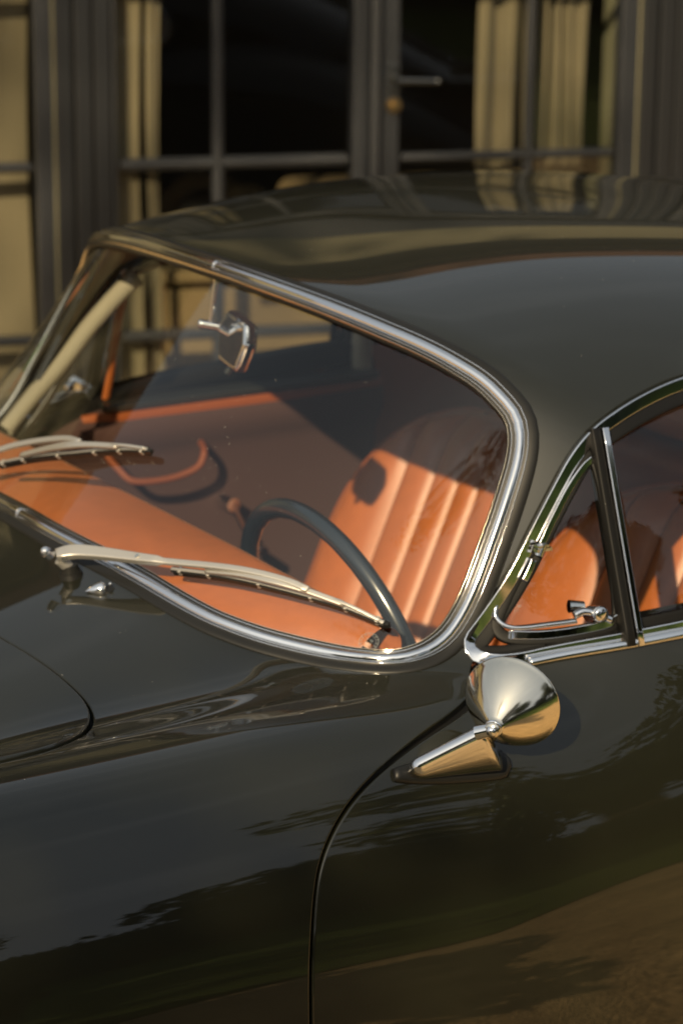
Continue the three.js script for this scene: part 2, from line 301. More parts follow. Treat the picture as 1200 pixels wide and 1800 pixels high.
// sheet metal: the skin with its cut edges rolled inwards
function panel(m, r = .003, depth = .014) {
  const seen = new Map();
  for (let q = 0; q < m.t.length; q += 3) for (let k = 0; k < 3; k++) { const a = m.t[q + k], b = m.t[q + (k + 1) % 3], c = m.t[q + (k + 2) % 3], key = Math.min(a, b) * 4194304 + Math.max(a, b); if (seen.has(key)) seen.set(key, null); else seen.set(key, [a, b, c]); }
  const out = new Map(), edges = [];
  for (const e of seen.values()) if (e && m.c[e[0]] && m.c[e[1]]) {
    const [a, b, c] = e, d = m.p[b].clone().sub(m.p[a]), L = d.length(); if (L < 1e-7) continue; d.divideScalar(L);
    const o = m.p[a].clone().sub(m.p[c]); o.addScaledVector(d, -o.dot(d)).normalize().multiplyScalar(L);
    for (const i of [a, b]) { if (!out.has(i)) out.set(i, V(0, 0, 0)); out.get(i).add(o); }
    edges.push([a, b]);
  }
  const ring = new Map(), p = m.p.slice(), n = m.n.slice(), t = m.t.slice(), K = 5;
  for (const [i, o] of out) {
    const nn = m.n[i], u = o.addScaledVector(nn, -o.dot(nn)).normalize(), ids = [i];
    for (let k = 1; k <= K; k++) {
      const a = Math.min(k / (K - 1), 1) * Math.PI / 2, q = m.p[i].clone().addScaledVector(u, r * Math.sin(a)).addScaledVector(nn, -r * (1 - Math.cos(a)) - (k === K ? depth : 0));
      p.push(q); n.push(nn.clone().multiplyScalar(Math.cos(a)).addScaledVector(u, Math.sin(a)).normalize()); ids.push(p.length - 1);
    }
    ring.set(i, ids);
  }
  for (const [a, b] of edges) { const A = ring.get(a), B = ring.get(b); for (let k = 0; k < K; k++) t.push(A[k], B[k + 1], B[k], A[k], A[k + 1], B[k + 1]); }
  return toGeometry({ p, n, t });
}
const skin = (() => {
  const xs = []; for (let x = -.80; x < -.14; x += .03) xs.push(x);
  for (let x = -.14; x < 1.56; x += .0062) xs.push(x); for (let x = 1.56; x < 3.18; x += .024) xs.push(x);
  const NP = 430, y0 = .3, p = [], n = [], t = [], e = 6e-4;
  xs.forEach((x, i) => {
    const r = rowOf(x), r0 = rowOf(x - e), r1 = rowOf(x + e);
    for (let j = 0; j < NP; j++) {
      const a = (-8 + 196 * j / (NP - 1)) * Math.PI / 180, cz = Math.cos(a), cy = Math.sin(a); let lo = 0, hi = 1.5;
      for (let s = 1.16; s > .04; s -= .04) { if (Fr(r, y0 + cy * s, cz * s) < 0) { lo = s; hi = s + .04; break; } }
      for (let k = 0; k < 17; k++) { const s = (lo + hi) / 2; if (Fr(r, y0 + cy * s, cz * s) > 0) hi = s; else lo = s; }
      const q = V(x, y0 + cy * lo, cz * lo); p.push(q); n.push(gradRow(r0, r1, r, q.y, q.z, e));
      if (i && j) { const d = i * NP + j; t.push(d, d - NP - 1, d - 1, d, d - NP, d - NP - 1); }
    }
  });
  return { p, n, t, c: new Array(p.length).fill(0) };
})();

// ---------------------------------------------------------------- the car
const car = group('vintage_coupe', scene, 'glossy dark grey green vintage coupe with chrome windscreen trim and orange leather seats', 'car');
const GAP = .0082;
{
  let s = cut(skin, gWs, (d) => d); s = cut(s, gArch, (d) => d); s = cut(s, gRear, (d) => d); s = cut(s, gQuarter, (d) => d);
  const door = cut(cut(only(s, (x, y, z) => x > .4 && x < 1.6 && Math.abs(z) > .5), gDoor, (d) => -d - GAP), gWin, (d) => d);
  const hood = cut(only(s, (x, y) => x < .45 && y > .4), gHood, (d) => -d - .0085);
  s = cut(s, gWin, (d) => d); s = cut(s, gDoor, (d) => d - .0005);
  const inner = only(s, (x) => x > .5 && x < 2.5);
  s = cut(s, gHood, (d) => d - .0005);
  mesh('body_shell', panel(s), M.paint, car);
  hood.p.forEach((p, i) => p.addScaledVector(hood.n[i], .0045)); mesh('front_lid', panel(hood, .003, .012), M.paint, car);
  mesh('headliner', toGeometry(only(inner, (x, y) => y > .93), -.014), M.cloth, car);
  for (const k of [1, -1]) mesh('side_lining', toGeometry(only(inner, (x, y, z) => y < .93 && x > 1.5 && y > .2 && z * k > 0), -.03), M.leather, car);
  const curve = (poly, f, n) => { const p = new THREE.CatmullRomCurve3(poly.map(([a, b]) => V(a, b, 0)), true, 'centripetal').getSpacedPoints(n).slice(0, n).map((q) => f(q.x, q.y)); return [p, p.map((q) => grad(q, .004))]; };
  const [hp, hn] = curve(hoodPoly, onTop, 240); mesh('lid_seal', sweep(hp, hn, halfRound(.03, .002, -.03, 0, 6, 4).map(([b, n]) => [b, n - .016]), true), M.seal, car);
  for (const side of [1, -1]) {
    const [dp, dn] = curve(doorPoly.filter(([x, y]) => y < .872 || x > 1.48), (x, y) => onSide(x, y, side), 260), k0 = dp.length;
    mesh('door_seal', sweep(dp, dn, halfRound(.034, .002, -.03, 0, 6, 4).map(([b, n]) => [b, n - .017]), true), M.seal, car);
    const d = group('door', car), part = only(door, (x, y, z) => z * side > 0);
    mesh('door_skin', panel(part), M.paint, d);
    car.userData[side > 0 ? 'l' : 'r'] = d; 
  }
}
const doors = { 1: car.userData.l, '-1': car.userData.r }; delete car.userData.l; delete car.userData.r;

// --- windscreen glass, seal and chrome
const wsFrame = (inset, n = 260) => {
  const c = new THREE.CatmullRomCurve3(insetPoly(wsPoly, inset).map(([z, w]) => V(z, w, 0)), true, 'centripetal').getSpacedPoints(n).slice(0, n);
  const p = c.map((q) => onScreen(q.x, q.y)); return [p, p.map((q) => grad(q, .004))];
};
{
  const g = group('windscreen', car);
  // the pane: spans the opening smoothly between its edges
  const NZ = 92, NW = 60, z0 = -.66, z1 = .66, w0 = .93, w1 = 1.42, inside = [], off = [], fix = [];
  const at = (i, j) => [z0 + (z1 - z0) * i / (NZ - 1), w0 + (w1 - w0) * j / (NW - 1)];
  const onPlane = (z, w) => { let s = .45; for (let k = 0; k < 30; k++) { const x = .8 * w - .6 * s, y = .6 * w + .8 * s; s -= (xw(y, z) - x) / (.894 * .8 + .6) ; } return s; };
  for (let j = 0; j < NW; j++) for (let i = 0; i < NZ; i++) {
    const [z, w] = at(i, j), d = dWs(z, w), k = j * NZ + i; inside[k] = d; fix[k] = d > -.012; const q = Math.abs(d) < .04 || d > 0 ? onScreen(Math.max(-.62, Math.min(.62, z)), w) : null;
    off[k] = fix[k] && q ? (-.6 * q.x + .8 * q.y) - onPlane(z, w) : 0; if (d > .039) off[k] = 0;
  }
  for (let it = 0; it < 900; it++) for (let j = 1; j < NW - 1; j++) for (let i = 1; i < NZ - 1; i++) { const k = j * NZ + i; if (!fix[k]) off[k] = (off[k - 1] + off[k + 1] + off[k - NZ] + off[k + NZ]) / 4; }
  const m = { p: [], n: [], c: [], t: [] };
  for (let j = 0; j < NW; j++) for (let i = 0; i < NZ; i++) {
    const [z, w] = at(i, j), s = onPlane(z, w) + off[j * NZ + i] - .004; m.p.push(V(.8 * w - .6 * s, .6 * w + .8 * s, z)); m.n.push(V(0, 0, 0)); m.c.push(0);
    if (i && j) { const d = j * NZ + i; m.t.push(d, d - 1, d - NZ - 1, d, d - NZ - 1, d - NZ); }
  }
  const gg = toGeometry(m); gg.computeVertexNormals(); const na = gg.attributes.normal; m.p.forEach((p, i) => m.n[i].set(na.getX(i), na.getY(i), na.getZ(i)));
  mesh('windscreen_pane', toGeometry(cut(m, (p) => dWs(p.z, screenW(p)), (d) => -d - .002)), M.pane, g);
  const [p0, n0] = wsFrame(0);
  mesh('rubber_seal', sweep(p0, n0, halfRound(.039, .0062, -.004, -.0035, 14, 3), true), M.rubber, g);
  mesh('chrome_trim', [sweep(p0, n0, halfRound(.0155, .0115, .002, 0, 16), true), sweep(p0, n0, halfRound(.0026, .0085, .002, -.0100, 8), true), sweep(p0, n0, halfRound(.0022, .0078, .002, .0100, 8), true)], M.chrome, g);
  mesh('inner_bead', sweep(p0, n0, halfRound(.0016, .0074, .002, .0140, 8), true), M.polished, g);
  for (const top of [true, false]) {
    const zs = [], ns = []; for (let i = 0; i <= 8; i++) { const z = (i / 8 - .5) * .022, c = p0.filter((q) => (q.y > 1.1) === top).sort((a, b) => Math.abs(a.z - z) - Math.abs(b.z - z))[0]; const q = onScreen(z, screenW(c)); zs.push(q); ns.push(grad(q, .004)); }
    mesh('trim_joint', sweep(zs, ns, halfRound(.0184, .0126, .001, 0, 14), false), M.chrome, g);
  }
  // insurance stickers at the far lower corner, behind the glass
  for (const [z, w, c, sw, sh] of [[-.455, 1.225, lin(.07, .20, .06), .045, .05], [-.462, 1.180, lin(.30, .05, .03), .03, .026], [-.445, 1.335, lin(.26, .08, .02), .04, .05]]) {
    const q = onScreen(z, w).addScaledVector(grad(onScreen(z, w), .004), -.018), n = grad(q, .004), b = box(sw, sh, .0006); 
    b.applyQuaternion(new THREE.Quaternion().setFromUnitVectors(V(0, 0, 1), n)); b.translate(q.x, q.y, q.z); mesh('sticker', b, P({ color: c, roughness: .6 }), g);
  }
}

{ // maker's stamps etched in the glass
  const stamp = (draw, w, h) => { const c = document.createElement('canvas'); c.width = 256; c.height = 256 * h / w; const x = c.getContext('2d'); x.fillStyle = '#000'; x.fillRect(0, 0, 256, 256); x.strokeStyle = x.fillStyle = '#fff'; x.textAlign = 'center'; draw(x); const t = new THREE.CanvasTexture(c); return P({ color: lin(.30, .32, .33), roughness: .9, transparent: true, opacity: .4, alphaMap: t }); };
  const put = (q, n, right, w, h, mat) => { const g = new THREE.PlaneGeometry(w, h), u = n.clone().cross(right).normalize(), r = u.clone().cross(n); g.applyQuaternion(new THREE.Quaternion().setFromRotationMatrix(new THREE.Matrix4().makeBasis(r, u, n))); g.translate(q.x, q.y, q.z); return g; };
  const ringMat = stamp((x) => { x.lineWidth = 7; x.beginPath(); x.arc(128, 128, 118, 0, 7); x.stroke(); x.beginPath(); x.arc(128, 128, 84, 0, 7); x.lineWidth = 3; x.stroke(); x.font = 'bold 38px sans-serif'; for (let i = 0; i < 14; i++) { x.save(); x.translate(128, 128); x.rotate(i * 2 * Math.PI / 14); x.fillText('SECURIT SECURIT'[i % 15] || ' ', 0, -88); x.restore(); } x.font = 'bold 44px sans-serif'; x.fillText('D 33', 128, 120); x.fillText('43 R', 128, 168); }, 1, 1);
  const rw = car.children.find((o) => o.name === 'windscreen'), q = onScreen(.565, 1.098), n = grad(q, .01);
  mesh('glass_stamp', put(q.addScaledVector(n, .0006), n, V(.3, 0, 1), .026, .026), ringMat, rw);
  const txt = stamp((x) => { x.font = 'bold 50px sans-serif'; x.fillText('SECURIT 50', 128, 50); x.font = '36px sans-serif'; x.fillText('D 33 . 43 R', 128, 100); }, 2, 1), v = onSide(.853, .934), vn = grad(v, .01);
  mesh('glass_stamp', put(v.addScaledVector(vn, -.0095), vn, V(1, 0, .1), .022, .011), txt, doors[1]);
}

// --- door frames, vent windows, glass, belt trim, linings
const sideSweep = (pts2, s, prof, closed, lift = 0, n = 160, flat = 0) => {
  const c = new THREE.CatmullRomCurve3(pts2.map(([x, y]) => V(x, y, 0)), closed, 'centripetal').getSpacedPoints(n).slice(0, closed ? n : n + 1);
  const p = c.map((q) => onSide(q.x, q.y, s)), nn = p.map((q) => grad(q, .01)); p.forEach((q, i) => { q.addScaledVector(nn[i], lift); nn[i].lerp(V(.0, .045, s), flat).normalize(); });
  return sweep(p, nn, prof, closed);
};
const sidePane = (poly, s, lift, step = .02) => {
  let x0 = 9, x1 = -9, y0 = 9, y1 = -9; for (const [x, y] of poly) { x0 = Math.min(x0, x); x1 = Math.max(x1, x); y0 = Math.min(y0, y); y1 = Math.max(y1, y); }
  x0 -= .01; x1 += .01; y0 -= .01; y1 += .01; const nx = Math.ceil((x1 - x0) / step) + 1, ny = Math.ceil((y1 - y0) / step) + 1, m = { p: [], n: [], c: [], t: [] };
  for (let j = 0; j < ny; j++) for (let i = 0; i < nx; i++) { const q = onSide(x0 + (x1 - x0) * i / (nx - 1), y0 + (y1 - y0) * j / (ny - 1), s), n = grad(q, .012); m.p.push(q); m.n.push(n); m.c.push(0); if (i && j) { const d = j * nx + i; m.t.push(d, d - 1, d - nx - 1, d, d - nx - 1, d - nx); } }
  const g = polyDist(poly); return toGeometry(cut(m, (p) => g(p.x, p.y), (d) => -d), lift);
};
for (const s of [1, -1]) {
  const d = doors[s];
  mesh('window_frame', sideSweep(insetPoly(winPoly, .009), s, flatBar(.0165, .002, -.012), true, -.001, 220, .95), M.chrome, d);
  mesh('window_seal', sideSweep(insetPoly(winPoly, .016), s, halfRound(.026, .002, -.004, 0, 8, 4), true, -.008), M.seal, d);
  if (s < 0) mesh('window_garnish', sideSweep(insetPoly(winPoly, .004), s, ellipseProfile(.018, .010), true, s > 0 ? -.02 : -.034), M.trimDark, d);
  // vent window
  const vent = chaikin([[.826, .909], [.848, .944], [.872, .982], [.905, 1.034], [.934, 1.076], [.958, 1.103], [.976, 1.112], [.977, 1.06], [.975, .97], [.973, .917], [.955, .906], [.86, .900]], true, 2);
  mesh('vent_seal', sideSweep(vent, s, halfRound(.015, .003, -.004, 0, 8, 4), true, -.008), M.seal, d);
  mesh('vent_frame', [sideSweep([[.895, 1.006], [.912, 1.034], [.940, 1.074], [.962, 1.097], [.973, 1.104]], s, flatBar(.009, .003, -.004, .0008), false, -.005, 40, .9), sideSweep([[.884, .990], [.878, .979], [.870, .966]], s, flatBar(.008, .004, -.004, .0008), false, -.004, 12, .9)], M.chrome, d);
  mesh('vent_rail', [sideSweep([[.836, .938], [.833, .926], [.838, .918], [.850, .914], [.885, .916], [.920, .919]], s, halfRound(.0055, .004, -.004, 0, 10, 5), false, -.004, 40, .9), sideSweep([[.842, .907], [.88, .906], [.92, .909], [.955, .914], [.972, .921]], s, flatBar(.0105, .003, -.004, .0008), false, -.005, 40, .9)], M.chrome, d);
  const lq = onSide(.946, .925, s), ln = grad(lq, .01);
  mesh('vent_latch', [rod(lq.clone().addScaledVector(ln, -.03), lq.clone().addScaledVector(ln, .008), .011, .010), ball(lq.clone().addScaledVector(ln, .008), .0098, 1, 1, .5), sideSweep([[.918, .925], [.930, .929], [.946, .925], [.962, .917]], s, halfRound(.010, .007, -.004, 0, 8, 3), false, -.004, 16), rod(lq.clone().add(V(0, .002, -s * .03)), lq.clone().add(V(-.018, .003, -s * .036)), .006, .008)], M.chrome, d);
  const hq = onSide(.893, 1.000, s), hn = grad(hq, .01);
  mesh('vent_hinge', [rod(hq.clone().add(V(-.002, -.006, 0)), hq.clone().add(V(.004, .008, 0)), .0055), box(.022, .004, .008, hq.x + .004, hq.y + .001, hq.z), box(.016, .003, .010, hq.x + .002, hq.y + .006, hq.z)].map((g) => g.translate(hn.x * .002, hn.y * .002, hn.z * .002)), M.chrome, d);
  // division bar
  const barT = onSide(.994, 1.136, s), barB = onSide(.987, .888, s), straight = (lift, dx, pr) => { const p = [], n = []; for (let i = 0; i <= 12; i++) { const q = barT.clone().lerp(barB, i / 12); q.x += dx; const k = grad(barT.clone().lerp(barB, .55), .01).lerp(V(.0, .06, s), 1).normalize(); n.push(k); p.push(q.addScaledVector(k, lift)); } return sweep(p, n, pr, false); };
  mesh('division_bar', straight(.009, 0, flatBar(.0095, .001, -.02)), M.chrome, d);
  mesh('bar_channel', straight(.005, -.0125, halfRound(.013, .003, -.016, 0, 8, 4)), M.seal, d);
  if (s < 0) mesh('bar_lining', sideSweep([[.986, 1.128], [.985, 1.10], [.983, 1.0], [.980, .90]], s, ellipseProfile(.016, .010), false, -.034, 40), M.leather, d);
  mesh('vent_pane', sidePane(vent, s, -.011), M.pane, d);
  mesh('door_pane', sidePane(chaikin([[.996, .86], [.998, 1.0], [1.0, 1.152], [1.10, 1.172], [1.25, 1.185], [1.36, 1.182], [1.43, 1.167], [1.46, 1.13], [1.466, 1.03], [1.466, .86]], true, 1), s, -.014), M.pane, d);
  // belt line
  mesh('belt_trim', sideSweep([[.85, .8765], [.90, .8825], [1.0, .8905], [1.05, .8935], [1.15, .8965], [1.3, .8985], [1.46, .899]], s, halfRound(.0125, .0075, -.006, .0, 12, 2.4), false, .001, 120), M.chrome, d);
  mesh('belt_seal', sideSweep([[.905, .891], [1.0, .899], [1.15, .905], [1.3, .907], [1.46, .9075]], s, halfRound(.016, .004, -.016, .0, 8, 4), false, -.004, 100), M.seal, d);
  // inside of the door
  const gp = []; for (let i = 0; i <= 40; i++) gp.push(i / 40);
  const card = []; const pos = [], idx = [], prof = [[.888, .675], [.884, .655], [.872, .640], [.855, .634], [.835, .636], [.815, .646], [.79, .660], [.70, .672], [.60, .676], [.45, .680], [.27, .680]];
  gp.forEach((u, i) => prof.forEach(([y, z], j) => { const x = .80 + .70 * u; pos.push(x, y - .022 * Math.max(0, .95 - x) * (y > .8 ? 1 : 0), s * (z + .012 * (x - 1) * (x - 1))); if (i && j) { const m = prof.length, a = i * m + j; idx.push(a, a - 1, a - m - 1, a, a - m - 1, a - m); } }));
  const cg = new THREE.BufferGeometry(); cg.setAttribute('position', new THREE.Float32BufferAttribute(pos, 3)); cg.setIndex(idx); cg.computeVertexNormals();
  mesh('door_card', cg, M.doorCloth, d);
  mesh('door_roll', sweep([[.93, .860, s * .655], [1.0, .861, s * .652], [1.25, .859, s * .652], [1.50, .856, s * .655]].map((p) => V(...p)), [0, 1, 2, 3].map(() => V(0, 1, -.4 * s)), ellipseProfile(.022, .052), false), M.piping, d);
  mesh('window_sill', box(.52, .012, .05, 1.23, .890, s * .660, .004), M.trimDark, d);
  mesh('door_pull', [tube([[.975, .812, s * .655], [.982, .792, s * .62], [.995, .777, s * .605], [1.03, .772, s * .60], [1.085, .775, s * .60], [1.118, .787, s * .60], [1.13, .806, s * .605], [1.15, .812, s * .655]], .0058, 40, 10)], M.leatherDark, d);
  mesh('window_crank', [rod(V(1.2, .70, s * .67), V(1.2, .70, s * .63), .012), rod(V(1.2, .70, s * .635), V(1.24, .62, s * .635), .006), rod(V(1.24, .62, s * .635), V(1.24, .62, s * .60), .009)], M.chrome, d);
  // rear quarter window
  mesh('quarter_frame', sideSweep(insetPoly(quarterPoly, .006), s, halfRound(.018, .007, -.01, 0, 10, 3), true, -.001), M.chrome, car);
  mesh('quarter_pane', sidePane(quarterPoly, s, -.010), M.pane, car);
  // cream cover on the inside of the B pillar and of the A pillar
  mesh('pillar_cover', tube([onSide(1.505, 1.15, s).add(V(0, 0, -s * .05)), onSide(1.50, 1.05, s).add(V(0, 0, -s * .05)), onSide(1.485, .95, s).add(V(-.004, 0, -s * .05)), onSide(1.482, .86, s).add(V(-.004, 0, -s * .075))], .018, 24, 10), M.cloth, car);
  if (s < 0) mesh('pillar_cover', tube([[.775, .890, s * .604], [.82, .935, s * .606], [.873, .985, s * .604], [.925, 1.045, s * .596], [.970, 1.100, s * .574], [.985, 1.118, s * .56]], .0145, 30, 10), M.cloth, car);
}
{ // dust on the glass and the paint
  const flecks = (n, pick, size) => { const g = []; for (let i = 0; i < n; i++) { const [q, k] = pick(); if (!q) continue; const f = new THREE.CircleGeometry(size * rr(.4, 1.2), 5); f.scale(1, rr(.4, 1), 1); f.rotateZ(rr(0, 6)); f.applyQuaternion(new THREE.Quaternion().setFromUnitVectors(V(0, 0, 1), k)); f.translate(q.x + k.x * .0007, q.y + k.y * .0007, q.z + k.z * .0007); g.push(f); } return g; };
  const dustMat = P({ color: lin(.42, .40, .36), roughness: 1 });
  mesh('dust', flecks(90, () => { const c = rnd() < .45, z = c ? .24 + .10 * (rnd() + rnd() - 1) * 2 : rr(-.4, .6), w = c ? 1.17 + .1 * (rnd() + rnd() - 1) : rr(.98, 1.39); if (dWs(z, w) > -.03) return []; const y0 = .6 * w + .8 * .46; let s = .45; for (let k = 0; k < 30; k++) s -= (xw(.6 * w + .8 * s, z) - (.8 * w - .6 * s)) / 1.315; return [V(.8 * w - .6 * s, .6 * w + .8 * s, z), V(-.74, .66, .12)]; }, .0005), dustMat, car).userData.kind = 'stuff';
  mesh('dust', flecks(120, () => { const x = rr(-.1, 1.5), z = rr(-.1, .68), q = onTop(x, z); if (gWs(q) < .03) return []; return [q, grad(q, .004)]; }, .0006), dustMat, car).userData.kind = 'stuff';
}
{ // rear window
  const pts = rearPoly.map(([z, x]) => onTop(x, z)), n = pts.map((q) => grad(q, .006));
  mesh('rear_seal', sweep(pts, n, halfRound(.03, .008, -.006, 0, 10, 3), true), M.rubber, car);
  const m = { p: [], n: [], c: [], t: [] }; for (let j = 0; j < 16; j++) for (let i = 0; i < 40; i++) { const q = onTop(1.74 + .30 * j / 15, -.49 + .98 * i / 39); m.p.push(q); m.n.push(grad(q, .006)); m.c.push(0); if (i && j) { const d = j * 40 + i; m.t.push(d, d - 1, d - 41, d, d - 41, d - 40); } }
  mesh('rear_pane', toGeometry(cut(m, (p) => dRear(p.z, p.x), (d) => -d), -.003), M.pane, car);
}

// --- washer nozzle, wipers
{
  const q = onTop(.500, .277), n = grad(q, .004), pts = [[0, 0], [.0082, .002], [.0096, .006], [.0084, .011], [.0048, .019], [0, .026]].map(([r, y]) => new THREE.Vector2(r, y));
  const g = new THREE.LatheGeometry(pts, 24); g.rotateZ(Math.PI / 2); g.scale(1, .9, 1); g.rotateY(-.55); 
  const m = mesh('washer_nozzle', [g, ball(V(.004, .004, .002), .0022)], M.chrome, car); m.position.copy(q).addScaledVector(n, .003); m.quaternion.setFromUnitVectors(V(0, 1, 0), n); m.rotateY(.15); m.scale.setScalar(1.05);
  const r = mesh('nozzle_gasket', new THREE.CylinderGeometry(.0085, .0095, .002, 24), M.rubber, car); r.position.copy(q); r.quaternion.copy(m.quaternion);
}
const loft = (pts, n, prof, N = 40) => { const c = along(pts, N); return sweep(c, c.map(() => n.clone()), [prof], false); };
function wiper(pz, tip, bl, pivotUp) {
  const w = group('wiper', car), base = onTop(.482, pz), n = grad(base, .004);
  const up = V(-.62, .74, .25).normalize();
  // pivot: rubber grommet, spindle and hexagon cap
  mesh('grommet', [rod(base.clone().addScaledVector(n, -.004), base.clone().addScaledVector(n, .006), .017, .0135, 24), rod(base.clone().addScaledVector(n, .006), base.clone().addScaledVector(n, .016), .0125, .010, 24)], M.rubber, w);
  const head = tip[0], cap = head.clone().add(V(-.010, .003, -.002));
  mesh('spindle', rod(base.clone().addScaledVector(n, .010), head.clone().lerp(base, .2), .0075, .0075), M.silver, w);
  const nut = V(-.72, .62, .05).normalize();
  mesh('pivot_cap', [rod(cap.clone().addScaledVector(nut, -.004), cap.clone().addScaledVector(nut, .005), .0078, .0078, 6), ball(cap.clone().addScaledVector(nut, .006), .0066, 1, 1, 1)], M.chrome, w);
  const wd = (t) => t < .05 ? .015 + t * .09 : t < .42 ? .0178 - (t - .05) * .020 : .0085, hg = (t) => t < .42 ? .0105 : .006;
  mesh('wiper_arm', loft(tip, up, (t) => roundRect(wd(t), hg(t), .0019)), M.silver, w);
  const c = along(tip, 40), k1 = c[17], tg = c[18].clone().sub(c[16]).normalize();
  mesh('arm_rivet', rod(c[13].clone().addScaledVector(up, -.003), c[13].clone().addScaledVector(up, .0064), .0032), M.polished, w);
  mesh('arm_rivet', rod(c[1].clone().add(V(0, -.005, 0)), c[1].clone().add(V(-.003, -.005, .008)), .004), M.polished, w);
  // blade: rubber lip, metal spine and bow with claws
  const b = along(bl, 30), bu = b.map((q) => up);
  mesh('blade_rubber', [sweep(b, bu, roundRect(.005, .0125, .001), false), sweep(b.map((q) => q.clone().addScaledVector(up, .0045)), bu, roundRect(.0082, .0022, .0008), false)], M.rubber, w);
  mesh('blade_spine', sweep(b.map((q) => q.clone().addScaledVector(up, .0066)), bu, roundRect(.0042, .0014, .0005), false), M.silver, w);
  const mid = .52, bow = [], h = [[.02, .008], [.18, .012], [.36, .018], [mid, .022], [.66, .018], [.82, .012], [.985, .008]];
  const B = new THREE.CatmullRomCurve3(bl, false, 'centripetal'); for (const [t, u] of h.slice(1, 6)) bow.push(B.getPointAt(t).addScaledVector(up, u));
  mesh('blade_bow', loft(bow, up, (t) => roundRect(.0075 + .003 * Math.exp(-Math.pow((t - .5) * 6, 2)), .0052, .0015)), M.silver, w);
  mesh('blade_link', loft([B.getPointAt(.70).addScaledVector(up, .014), B.getPointAt(.84).addScaledVector(up, .0145), B.getPointAt(.985).addScaledVector(up, .008)], up, () => roundRect(.0042, .003, .001), 20), M.silver, w);
  for (const t of [.04, .18, .42, .66, .82, .965]) { const q = B.getPointAt(t), a = B.getTangentAt(t); mesh('claw', box(.0045, .0085, .0088, 0, .003, 0, .001).applyQuaternion(new THREE.Quaternion().setFromRotationMatrix(new THREE.Matrix4().makeBasis(a, up, a.clone().cross(up)))).translate(q.x, q.y, q.z), M.silver, w); }
  mesh('blade_end', box(.012, .0075, .006, 0, .002, 0, .001).applyQuaternion(new THREE.Quaternion().setFromRotationMatrix(new THREE.Matrix4().makeBasis(B.getTangentAt(1), up, B.getTangentAt(1).cross(up)))).translate(B.getPointAt(1).x, B.getPointAt(1).y, B.getPointAt(1).z), M.rubber, w);
}
const vs = (a) => a.map((p) => V(...p));
wiper(.213, vs([[.462, .948, .214], [.480, .9525, .224], [.545, .957, .322], [.608, .963, .428], [.640, .958, .482], [.652, .952, .505]]), vs([[.565, .942, .33], [.607, .945, .405], [.650, .939, .475], [.688, .930, .535], [.715, .918, .580]]));
wiper(-.213, vs([[.462, .948, -.214], [.480, .955, -.205], [.520, .978, -.16], [.553, 1.007, -.10], [.585, 1.035, .0], [.588, 1.037, .03]]), vs([[.546, .973, -.131], [.566, .996, -.06], [.585, 1.017, .02], [.603, 1.035, .09], [.620, 1.050, .166]]));

